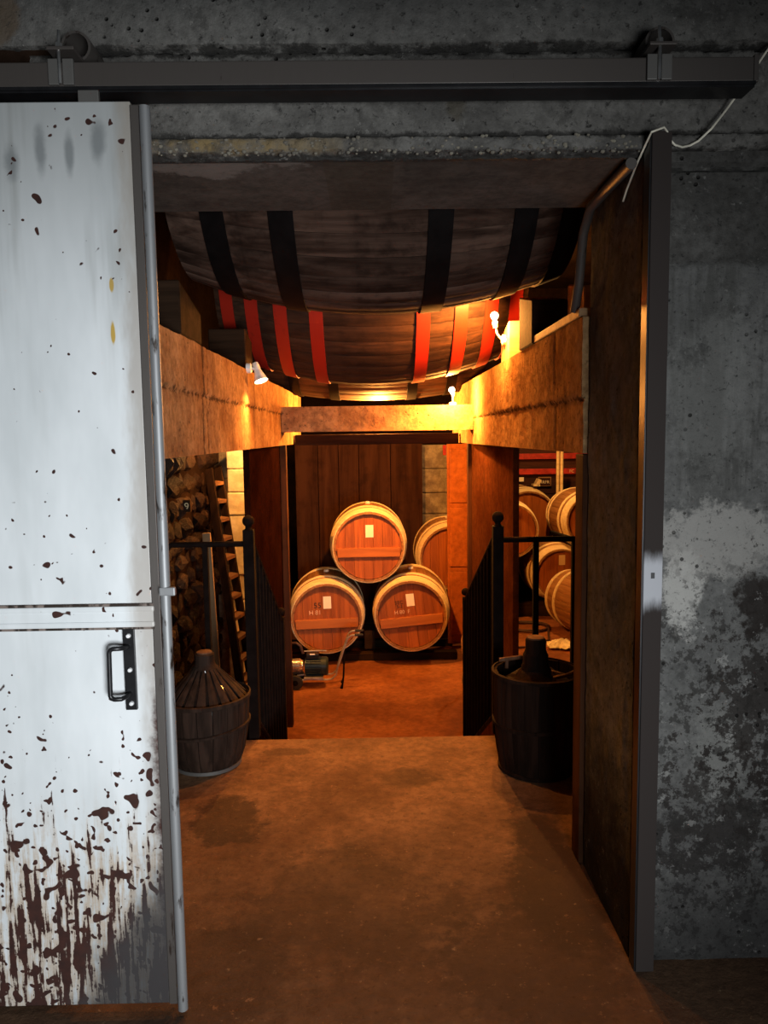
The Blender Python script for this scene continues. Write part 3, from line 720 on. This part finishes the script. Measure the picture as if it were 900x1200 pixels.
for y, lab in ((7.50, 'front timber sleeper under the central barrel stack'), (7.98, 'rear timber sleeper under the central barrel stack')):
    mb = MB(); mb.box((-.95, y - .05, -.68), (.80, y + .05, -.605), .006)
    tag(mb.build('sleeper', M_darktimber), lab, 'timber', 'sleepers under the central barrels')
mb = MB(); mb.box((-.125, 7.58, -.60), (-.02, 7.90, -.41), .008); tag(mb.build('chock', M_darktimber), 'dark timber chock between the two lower barrels', 'chock')
mb = MB(); mb.box((2.11, 10.15, .845), (2.20, 10.3, .87), .003).box((2.14, 10.15, .868), (2.185, 10.3, .955), .003, Matrix.Rotation(math.radians(28), 3, 'Y'), (2.14, 10.2, .868))
tag(mb.build('chock', M_chestnut), 'pale wooden chock sitting on the large dark-headed cask', 'chock')

# ------------------------------------------------------------------ back of the cellar
t = thing('board_partition', 'dark brown partition of wide upright boards behind the central barrels', 'partition', (-.18, 9.0, -.68))
xs = [-.926, -.658, -.42, -.181, .19, .567]
for a, b in zip(xs, xs[1:]):
    dy = random.uniform(-.012, .012); mb = MB(); mb.box((a + .18 + .004, dy, 0), (b + .18 - .004, dy + .03, 2.14), .003); mb.build('board', M_board, t)
t = thing('stone_pillar', 'grey stone pillar with flaking red paint on its edges, behind the central barrels', 'pillar', (.71, 9.42, -.68))
zz = 0
while zz < 2.1:
    hh = min(random.uniform(.2, .3), 2.13 - zz); mb = MB(); mb.box((-.175, -.15, zz + .003), (.17, .15, zz + hh - .003), .014); mb.build('stone', M_greystone, t); zz += hh
for za, zb, xx in ((1.35, 1.6, -.165), (.85, 1.1, -.165), (1.98, 2.12, -.165), (1.98, 2.1, .13), (1.68, 1.8, -.165)):
    mb = MB(); mb.box((xx - .01, -.154, za), (xx + .03, -.148, zb)); mb.build('paint_flake', M_redpaint, t)
t = thing('steel_door', 'rust-orange door leaf with three raised panels, standing open beside the right pier', 'door', (.865, 7.92, -.68), (0, 0, 0))
mb = MB(); mb.box((-.115, 0, .03), (.115, .035, 2.13), .006); mb.build('leaf', M_rustdoor, t)
for a, b in ((1.52, 2.08), (.85, 1.47), (.12, .80)):
    mb = MB(); mb.box((-.092, -.014, a), (.095, .005, b), .012); mb.build('raised_panel', M_rustdoor, t)
for zz in (1.62, 1.23):
    mb = MB(); mb.tube([(.118, -.02, zz), (.118, -.02, zz + .16)], .010, 8); mb.build('hinge', M_bright, t, smooth=True)

# stone pillars of the left store
t = thing('stone_quoin_pillar', 'pillar of pale yellow limestone blocks lit beside the ladder', 'pillar', (-1.09, 6.72, -.68))
zz = 0
for k, hh in enumerate((.28, .24, .30, .22, .27, .25, .20, .20, .16)):
    j = random.uniform(-.008, .008); mb = MB(); mb.box((-.165 + j + .012 * (k < 4), -.14 + j, zz + .003), (.2, .14, zz + hh - .003), .012); mb.build('block', M_quoin, t); zz += hh
t = thing('stone_pillar', 'dim greenish stone pillar behind the top of the ladder', 'pillar', (-1.43, 7.15, -.68))
for k in range(8):
    mb = MB(); mb.box((-.10, -.10, .265 * k + .003), (.11, .1, .265 * k + .262), .012); mb.build('block', M_greystone, t)
# timbers and ladder
t = thing('ladder', 'dark wooden ladder with broad steps leaning on the left stone wall', 'ladder', (-.95, 5.45, -.68))
A = Vector((0, 0, 0)); B = Vector((-.43, .98, 1.97)); dl = (B - A).normalized(); wv = Vector((.045, .22, 0)); thk = dl.cross(wv.normalized())
for s_ in (0, 1):
    mb = MB(); a_ = A + wv * s_; b_ = B + wv * .86 * s_; q = thk * .034; e = wv.normalized() * .014
    mb.hexa([a_ - q - e, a_ + q - e, a_ + q + e, a_ - q + e, b_ - q - e, b_ + q - e, b_ + q + e, b_ - q + e]); mb.build('side_rail', M_ladder, t)
for k in range(13):
    f_ = .05 + .074 * k; a_ = A.lerp(B, f_) + wv.normalized() * .012; b_ = A.lerp(B, f_) + wv * (1 - .14 * f_) - wv.normalized() * .012
    q = Vector((.036, -.012, -.004)); e = Vector((0, 0, .013)); mb = MB()
    mb.hexa([a_ - q - e, a_ + q - e, b_ + q - e, b_ - q - e, a_ - q + e, a_ + q + e, b_ + q + e, b_ - q + e]); mb.build('step', M_step, t)
mb = MB(); mb.box((-.03, -.012, 0), (.03, .012, 1.52), .003, Matrix.Rotation(math.radians(-2), 3, 'Y'), (0, 0, 0))
o = tag(mb.build('plank', M_plank, loc=(-1.21, 5.72, -.68)), 'upright orange-lit plank beside the foot of the ladder', 'plank')
mb = MB(); mb.box((-.055, -.012, 0), (.055, .012, .62), .003)
tag(mb.build('board', M_greystone, loc=(-1.14, 6.1, -.68)), 'short grey board standing behind the upright plank', 'board')
mb = MB(); mb.box((-.045, -.012, 0), (.045, .012, .58), .003, Matrix.Rotation(math.radians(-24), 3, 'Y'), (0, 0, 0))
tag(mb.build('plank', M_plank, loc=(-1.21, 4.9, -.68)), 'short slanting plank behind the slatted demijohn', 'plank')
mb = MB(); mb.box((-.05, -.02, 0), (.05, .02, .09), .003); ct = tag(mb.build('number_plate', M_darktimber, loc=(-1.42, 5.72, 1.0)), 'dark number plate reading 39 on the stone wall left of the ladder', 'sign')
for i_, ch in enumerate('39'): text(ch, .075, M_chestnut, ct, (-.022 + .044 * i_, -.0215, .018), name='lettering')

# ------------------------------------------------------------------ store rack on the right, behind the barrels
t = thing('storage_rack', 'dark red storage rack with two red beams behind the store barrels', 'rack', (2.4, 10.95, -.68))
for k in range(6):
    mb = MB(); mb.box((-.95, 0, .34 * k + .004), (.9, .04, .34 * k + .336), .003); mb.build('back_board', M_rackback, t)
for zz in (1.90, 1.685):
    mb = MB(); mb.box((-.95, -.09, zz - .04), (.9, -.03, zz + .04), .004); b_ = mb.build('rack_beam', M_redbeam, t, label='red painted rack beam')
text('FC', .06, M_tag, t, (.40, -.092, 1.665), name='lettering')
for xx in (-.9, .86):
    mb = MB(); mb.box((xx - .03, -.1, 0), (xx + .03, -.04, 2.1), .003); mb.build('upright', M_rackback, t)
mb = MB(); mb.box((2.045, 10.885, .865), (2.125, 10.895, .925)); tag(mb.build('label_card', M_card), 'small white card on the rack above the large cask', 'card')
t = thing('name_board', 'small dark board with red-brown frame and white letters on the rack', 'sign', (2.42, 10.90, .86))
mb = MB(); mb.box((-.085, -.012, -.06), (.085, .008, .06), .003); mb.build('panel', M_rackback, t)
mb = MB(); mb.box((-.09, -.016, .052), (.09, .006, .064), .002).box((-.09, -.016, -.066), (.09, .006, -.058), .002).box((-.094, -.016, -.066), (-.084, .006, .064), .002).box((.084, -.016, -.066), (.094, .006, .064), .002); mb.build('frame', M_timber, t)
text('RRFR', .062, M_card, t, (0, -.0135, -.028))
mb = MB(); mb.tube([(-.026, 0, 0), (-.026, 0, 2.0)], .022, 10); mb.tube([(.026, 0, 0), (.026, 0, 2.0)], .022, 10)
tag(mb.build('twin_pipe', M_chestnut, loc=(2.47, 10.2, -.68), smooth=True), 'pale upright twin pipe between the store barrels and the rack', 'pipe')

# ------------------------------------------------------------------ railings
def railing(label, sx, x0, low, xend, uprights, elbow):
    t = thing('stair_railing', label, 'railing', (x0, 3.86, 0), group='iron railings at the stair head')
    def P(x, y, z): return (x - x0, y - 3.86, z)
    mb = MB(); mb.box(P(x0 - .027, 3.835, 0), P(x0 + .027, 3.889 - .004, 1.085), .004)
    mb.lathe([(.020, 1.085), (.014, 1.095), (.018, 1.105)], (0, 0, 0), 'Z', 14); nw = mb.build('newel_post', M_iron, t)
    mb = MB(); mb.ball((0, 0, 1.128), .030, sub=3); mb.build('ball_finial', M_iron, nw, smooth=True)
    lx, ly, lz = low
    mb = MB(); mb.box(P(lx - .018, ly - .018, -.68), P(lx + .018, ly + .018, lz - .035), .003); ln = mb.build('newel_post', M_iron, t)
    mb = MB(); mb.ball(P(lx, ly, lz), .026, sub=3); mb.build('ball_finial', M_iron, ln, smooth=True)
    a = Vector(P(x0, 3.88, 1.055)); b = Vector(P(lx, ly, lz - .06))
    mb = MB(); mb.tube([a, b], .014, 8); mb.build('handrail', M_iron, t, smooth=True)
    a2 = Vector(P(x0, 3.89, .10)); b2 = Vector(P(lx, ly, -.55))
    mb = MB(); mb.tube([a2, b2], .011, 8); mb.build('bottom_rail', M_iron, t, smooth=True)
    for k in range(1, 10):
        f_ = k / 10; p = a.lerp(b, f_); q = a2.lerp(b2, f_)
        mb = MB(); mb.box((p.x - .012, p.y - .004, q.z), (p.x + .012, p.y + .004, p.z)); mb.build('baluster', M_iron, t)
    pts = [P(x0 + sx * .02, 3.86, 1.012)] + elbow_pts(P, sx, xend, elbow)
    mb = MB(); mb.tube(pts, .0145, 10); mb.build('guard_rail', M_iron, t, smooth=True)
    for ux in uprights:
        mb = MB(); mb.box(P(ux - .014, 3.846, 0), P(ux + .014, 3.874, 1.01), .002); mb.build('upright', M_iron, t)
    return t
def elbow_pts(P, sx, xend, elbow):
    if elbow: return [P(xend - sx * .03, 3.86, 1.012), P(xend, 3.875, 1.008), P(xend + sx * .012, 3.92, .99), P(xend + sx * .012, 4.5, .96)]
    return [P(xend - sx * .02, 3.86, 1.012), P(xend, 3.86, 1.0), P(xend + sx * .012, 3.86, .97), P(xend + sx * .012, 3.86, 0)]
railing('black iron railing with ball finials, on the left of the stairs', -1, -.640, (-.60, 4.75, .455), -1.05, (-.862,), False)
railing('black iron railing with ball finials, on the right of the stairs', 1, .622, (.585, 4.95, .52), 1.035, (.816, 1.013), True)

# ------------------------------------------------------------------ demijohns
def slats(t, name, n, prof_, th, mat, wf=.93, a0=0.0, jit=.003):
    for k in range(n):
        a = a0 + 2 * math.pi * k / n; hw = math.pi / n * wf; mb = MB(); bm = mb.bm; rows = []
        dj = random.uniform(-jit, jit)
        for r, z_ in prof_:
            r += dj
            rows.append([bm.verts.new((rr * math.cos(a + u), rr * math.sin(a + u), z_)) for rr, u in ((r, -hw), (r + .002, 0), (r, hw), (r - th, hw), (r - th, -hw))])
        for A_, B_ in zip(rows, rows[1:]):
            for j in range(5): bm.faces.new((A_[j], A_[(j + 1) % 5], B_[(j + 1) % 5], B_[j]))
        bm.faces.new(rows[0][::-1]); bm.faces.new(rows[-1]); mb.build(name, mat, t)
def band(t, name, r, z0, z1, th, mat, n=40, tiltv=0):
    mb = MB(); mb.ring([(r, z0), (r + th, z0 + .004), (r + th, z1 - .004), (r, z1)], (0, 0, 0), 'Z', n)
    for v in mb.bm.verts: v.co.z += tiltv * v.co.x
    mb.build(name, mat, t, smooth=True)
random.seed(5)
t = thing('demijohn', 'brown demijohn in a slatted wooden basket with a conical slatted cover, beside the left railing', 'demijohn', (-.815, 3.55, 0))
mb = MB(); mb.lathe([(.135, .012), (.165, .06), (.185, .2), (.19, .30), (.178, .335), (.12, .40), (.045, .455), (.034, .5), (.034, .535)], (0, 0, 0), 'Z', 28); mb.build('glass_body', M_glass_dark, t, smooth=True)
slats(t, 'basket_slat', 18, [(.150, .01), (.176, .08), (.194, .18), (.200, .27), (.203, .335)], .009, M_slat, .94)
slats(t, 'cover_slat', 20, [(.196, .325), (.150, .375), (.098, .428), (.052, .478)], .006, M_slat, .72, .1, .002)
band(t, 'rim_hoop', .203, .322, .345, .008, M_slat, tiltv=.02); band(t, 'middle_hoop', .199, .185, .202, .008, M_slat, tiltv=.09); 
mb = MB(); mb.ring([(.150, .004), (.158, .004), (.158, .020), (.150, .020)], (0, 0, 0), 'Z', 36); mb.build('base_hoop', M_clamp, t, smooth=True, label='worn metal hoop round the base')
mb = MB(); mb.lathe([(.062, .470), (.050, .484), (.045, .50), (.045, .535), (.040, .540)], (0, 0, 0), 'Z', 20); mb.build('neck_collar', M_slat, t, smooth=True)
mb = MB(); mb.lathe([(.036, .535), (.036, .546), (.030, .549)], (0, 0, 0), 'Z', 16); mb.build('stopper', M_cork, t, smooth=True)

t = thing('demijohn', 'black demijohn in a dark wooden tub with a thick collared neck, beside the right railing', 'demijohn', (.735, 3.44, 0))
slats(t, 'tub_slat', 20, [(.168, .0), (.186, .10), (.198, .24), (.200, .36), (.198, .462)], .012, M_darkslat, .97)
band(t, 'rim_hoop', .197, .448, .470, .010, M_darkslat); band(t, 'middle_hoop', .196, .225, .247, .008, M_darkslat, tiltv=.05)
band(t, 'base_hoop', .170, .0, .022, .007, M_darkslat)
mb = MB(); mb.lathe([(.15, .01), (.18, .2), (.184, .38), (.17, .40), (.11, .440), (.062, .475), (.050, .50)], (0, 0, 0), 'Z', 28); mb.build('glass_shoulder', M_darkslat, t, smooth=True)
mb = MB(); mb.lathe([(.064, .445), (.066, .475), (.058, .50), (.058, .535), (.053, .545), (.047, .56), (.047, .605), (.042, .612)], (-.006, 0, 0), 'Z', 20); mb.build('neck_collar', M_darkslat, t, smooth=True)
mb = MB(); mb.lathe([(.040, .605), (.040, .618), (.035, .621)], (-.006, 0, 0), 'Z', 16); mb.build('stopper', M_cork, t, smooth=True)
mb = MB(); mb.tube([(-.16, .08, .49), (-.10, .08, .497), (-.05, .085, .502)], .010, 8).tube([(-.125, .08, .45), (-.125, .08, .49)], .008, 8); mb.build('latch_bar', M_cork, t, smooth=True)
mb = MB(); mb.tube([(.055, -.09, .452), (.12, -.08, .462), (.165, -.06, .472)], .010, 8).tube([(.045, -.02, .468), (.12, -.08, .462)], .005, 6); mb.build('latch_bar', M_cork, t, smooth=True)
mb = MB(); mb.box((-.06, -.14, .418), (-.048, -.10, .437), .002); mb.build('cover_clip', M_cork, t)

# ------------------------------------------------------------------ wheeled pump
t = thing('wheeled_pump', 'small wheeled transfer pump with a dark green motor, in front of the lower left barrel', 'pump', (-.55, 6.70, -.68))
mb = MB(); mb.lathe([(.066, -.075), (.075, -.07), (.075, .075), (.068, .085)], (-.02, 0, .185), 'X', 28)
for k in range(22):
    a = 2 * math.pi * k / 22; c_, s_ = math.cos(a), math.sin(a)
    mb.hexa([(-.085, c_ * .072 - s_ * .003, .185 + s_ * .072 + c_ * .003), (.05, c_ * .072 - s_ * .003, .185 + s_ * .072 + c_ * .003), (.05, c_ * .072 + s_ * .003, .185 + s_ * .072 - c_ * .003), (-.085, c_ * .072 + s_ * .003, .185 + s_ * .072 - c_ * .003),
             (-.085, c_ * .084 - s_ * .003, .185 + s_ * .084 + c_ * .003), (.05, c_ * .084 - s_ * .003, .185 + s_ * .084 + c_ * .003), (.05, c_ * .084 + s_ * .003, .185 + s_ * .084 - c_ * .003), (-.085, c_ * .084 + s_ * .003, .185 + s_ * .084 - c_ * .003)])
mb.build('motor', M_motor, t)
mb = MB(); mb.lathe([(.084, .055), (.084, .098), (.07, .112), (.02, .114)], (-.0, 0, .185), 'X', 28); mb.build('fan_cowl', M_motor, t, smooth=True)
mb = MB(); mb.lathe([(.03, -.245), (.036, -.225), (.03, -.21), (.058, -.195), (.060, -.12), (.045, -.10), (.045, -.09)], (-.02, 0, .195), 'X', 24); mb.build('pump_head', M_brass, t, smooth=True)
mb = MB(); mb.box((-.08, -.05, .262), (.03, .05, .305), .008); bx_ = mb.build('switch_box', M_black, t)
mb = MB(); mb.box((-.045, -.052, .300), (.0, -.046, .312)); mb.build('rating_plate', M_card, bx_)
mb = MB(); mb.tube([(-.10, .0, .322), (.06, .0, .325), (.10, 0, .322)], .006, 8); mb.build('carry_bar', M_chrome, t, smooth=True)
for yy in (-.10, .10):
    mb = MB(); mb.ring([(.026, -.018), (.062, -.016), (.066, -.008), (.066, .008), (.062, .016), (.026, .018)], (-.175, yy, .066), 'Y', 28); wh = mb.build('wheel', M_rubber, t, smooth=True)
    mb = MB(); mb.lathe([(.026, -.016), (.027, .016)], (-.175, yy, .066), 'Y', 18); mb.lathe([(.008, -.022), (.008, .022)], (-.175, yy, .066), 'Y', 12); mb.build('hub', M_iron, wh)
    mb = MB(); mb.tube([(-.175, yy * .75, .075), (-.06, yy * .75, .088), (.10, yy * .75, .082), (.15, yy * .75, .090), (.185, yy * .75, .125), (.20, yy * .75, .19), (.235, yy * .75, .29), (.285, yy * .75, .43), (.30, yy * .75, .46), (.325, yy * .75, .478), (.36, yy * .75, .482)], .0085, 8); mb.build('frame_tube', M_chrome, t, smooth=True)
    mb = MB(); mb.tube([(.355, yy * .75, .482), (.43, yy * .75, .482)], .012, 8); mb.build('handle_grip', M_rubber, t, smooth=True)
    mb = MB(); mb.tube([(.262, yy * .75, .36), (.245, yy * .75, .06), (.23, yy * .75, .0)], [.006, .006, .014], 8); mb.build('support_leg', M_iron, t, smooth=True)
mb = MB(); mb.box((-.10, -.09, .092), (.07, .09, .106), .003); mb.build('base_plate', M_chrome, t)
mb = MB(); mb.tube([(-.175, -.1, .066), (-.175, .1, .066)], .006, 8); mb.build('axle', M_iron, t)
mb = MB(); mb.tube([(-.11, .0, .30), (-.13, .0, .37), (-.17, .0, .40), (-.23, .03, .39), (-.26, .05, .30)], .012, 10); mb.build('outlet_hose', M_hose, t, smooth=True)

# ------------------------------------------------------------------ floor clutter
def coil(c, r, turns, rt, seed=0):
    random.seed(seed); pts = []
    for k in range(turns * 28):
        a = 2 * math.pi * k / 28; q = r * (1 + .07 * math.sin(a * .37 + seed) + .03 * math.sin(a * 2.3))
        pts.append((c[0] + q * math.cos(a), c[1] + q * .9 * math.sin(a), c[2] + rt + .004 + .004 * k / 28 + .003 * math.sin(a * 3)))
    return pts
mb = MB(); pts = coil((1.74, 8.62, -.68), .23, 3, .012, 2); pts += [(1.9, 8.3, -.665), (1.85, 8.05, -.665), (1.6, 7.8, -.665), (1.2, 7.75, -.665)]
mb.tube(pts, .012, 8); tag(mb.build('hose', M_hose, smooth=True), 'dark hose coiled on the store floor', 'hose')
mb = MB(); mb.tube([(1.25, 7.1, -.667), (1.6, 7.25, -.667), (2.0, 7.2, -.667), (2.4, 7.35, -.667)], .010, 8); tag(mb.build('hose', M_hose, smooth=True), 'dark hose trailing across the store floor in front of the rag', 'hose')
mb = MB(); mb.tube([(.80, 6.45, -.02), (.765, 6.45, -.10), (.735, 6.46, -.22), (.745, 6.47, -.33), (.775, 6.46, -.40), (.745, 6.45, -.50), (.735, 6.45, -.58), (.77, 6.44, -.655), (.90, 6.42, -.668)], .012, 8)
tag(mb.build('hose', M_palehose, smooth=True), 'pale hose hanging in loops behind the right railing', 'hose')
mb = MB(); g = bmesh.ops.create_grid(mb.bm, x_segments=14, y_segments=14, size=.5)
for v in g['verts']:
    u, q = v.co.x * 2, v.co.y * 2; a = math.atan2(q, u); rad = max(abs(u), abs(q)); st = .55 + .45 * abs(math.cos(2.5 * a + .4))
    v.co = Vector((math.cos(a) * rad * st * .19, math.sin(a) * rad * st * .15, .012 + .075 * max(0, (1 - rad)) + .035 * noise.noise(Vector((u * 3, q * 3, 1))) + .02))
bmesh.ops.solidify(mb.bm, geom=mb.bm.faces[:], thickness=.004)
tag(mb.build('rag', M_rag, loc=(1.93, 7.78, -.68), smooth=True), 'crumpled pale rag on the store floor by the turned barrel', 'rag')
mb = MB(); mb.lathe([(.17, 0), (.17, .24), (.14, .31), (.07, .36), (.01, .37)], (0, 0, 0), 'Z', 22)
tag(mb.build('keg', M_rubber, loc=(1.32, 5.2, -.68), smooth=True), 'dark rounded keg showing behind the rim of the black demijohn', 'keg')

# ------------------------------------------------------------------ spot lamps
def spotlamp(label, base, axis_out, head, target, energy, color, angle=150, blend=.7):
    t = thing('spot_lamp', label, 'lamp', base, group='small spot lamps among the great casks')
    d = Vector(target) - Vector(head); d.normalize(); h0 = Vector(head) - Vector(base)
    ao = Vector(axis_out)
    q = ao.to_track_quat('Z', 'Y').to_matrix()
    mb = MB(); mb.lathe([(.026, 0), (.026, .022), (.018, .028)], (0, 0, 0), 'Z', 20)
    for v in mb.bm.verts: v.co = q @ v.co
    mb.build('mount', M_lampwhite, t, smooth=True)
    mb = MB(); mb.tube([ao * .02, ao * .03 + h0 * .4, h0], .007, 8); mb.build('arm', M_lampwhite, t, smooth=True)
    qh = d.to_track_quat('Z', 'Y').to_matrix(); mb = MB()
    mb.lathe([(.004, -.042), (.016, -.040), (.018, .0), (.024, .02), (.038, .062), (.036, .062), (.022, .02), (.015, .0), (.004, -.02)], (0, 0, 0), 'Z', 22, cap=False)
    for v in mb.bm.verts: v.co = h0 + qh @ v.co
    hd_ = mb.build('lamp_head', M_lampwhite, t, smooth=True)
    mb = MB(); mb.lathe([(.033, .056), (.020, .066), (.004, .069)], (0, 0, 0), 'Z', 18)
    for v in mb.bm.verts: v.co = h0 + qh @ v.co
    mb.build('lens', M_lens, hd_, smooth=True, label='glowing lens')
    o = light('spot_light', 'SPOT' if angle else 'POINT', tuple(Vector(head) + d * .075), energy, color, tuple(Vector(target)), .012, None, angle, blend)
    return t
spotlamp('white spot lamp on the top edge of the left beam', (-.655, 4.05, 1.905), (1, 0, 0), (-.60, 4.06, 1.895), (-.48, 3.98, 1.55), 50, (1, .38, .08), 150)
def bulblamp(label, base, axis, arm, bulb, energy, lightpos):
    t = thing('bulb_lamp', label, 'lamp', base, group='bare bulb lamps by the great casks')
    q = Vector(axis).to_track_quat('Z', 'Y').to_matrix(); B = Vector(base); p = [Vector(a) - B for a in arm]; b = Vector(bulb) - B
    mb = MB(); mb.lathe([(.028, 0), (.028, .016), (.016, .022)], (0, 0, 0), 'Z', 18)
    for v in mb.bm.verts: v.co = q @ v.co
    mb.build('mount', M_lampwhite, t, smooth=True)
    mb = MB(); mb.tube(p, .006, 8); mb.build('arm', M_lampwhite, t, smooth=True)
    d = (b - p[-1]).normalized(); qq = d.to_track_quat('Z', 'Y').to_matrix()
    mb = MB(); mb.lathe([(.007, -.012), (.014, -.008), (.015, .022), (.012, .026)], (0, 0, 0), 'Z', 16)
    for v in mb.bm.verts: v.co = p[-1] + qq @ v.co
    so = mb.build('socket', M_lampwhite, t, smooth=True)
    mb = MB(); mb.lathe([(.010, -.022), (.014, -.012), (.021, .004), (.021, .014), (.014, .024), (.002, .028)], (0, 0, 0), 'Z', 18)
    for v in mb.bm.verts: v.co = b + qq @ v.co
    mb.build('bulb', M_lens, so, smooth=True, label='glowing bulb')
    light('bulb_light', 'POINT', lightpos, energy, WARM, None, .02)
bulblamp('glowing bare bulb high between the first two great casks', (.728, 4.27, 2.06), (-1, 0, 0), [(.71, 4.27, 2.06), (.68, 4.25, 2.09), (.665, 4.22, 2.13)], (.655, 4.18, 2.17), 100, (.635, 4.14, 2.15))
bulblamp('glowing bare bulb at the right end of the lit crossbeam', (.57, 5.54, 1.758), (0, 0, 1), [(.57, 5.54, 1.775), (.565, 5.50, 1.81), (.56, 5.44, 1.83)], (.548, 5.39, 1.852), 100, (.54, 5.33, 1.795))
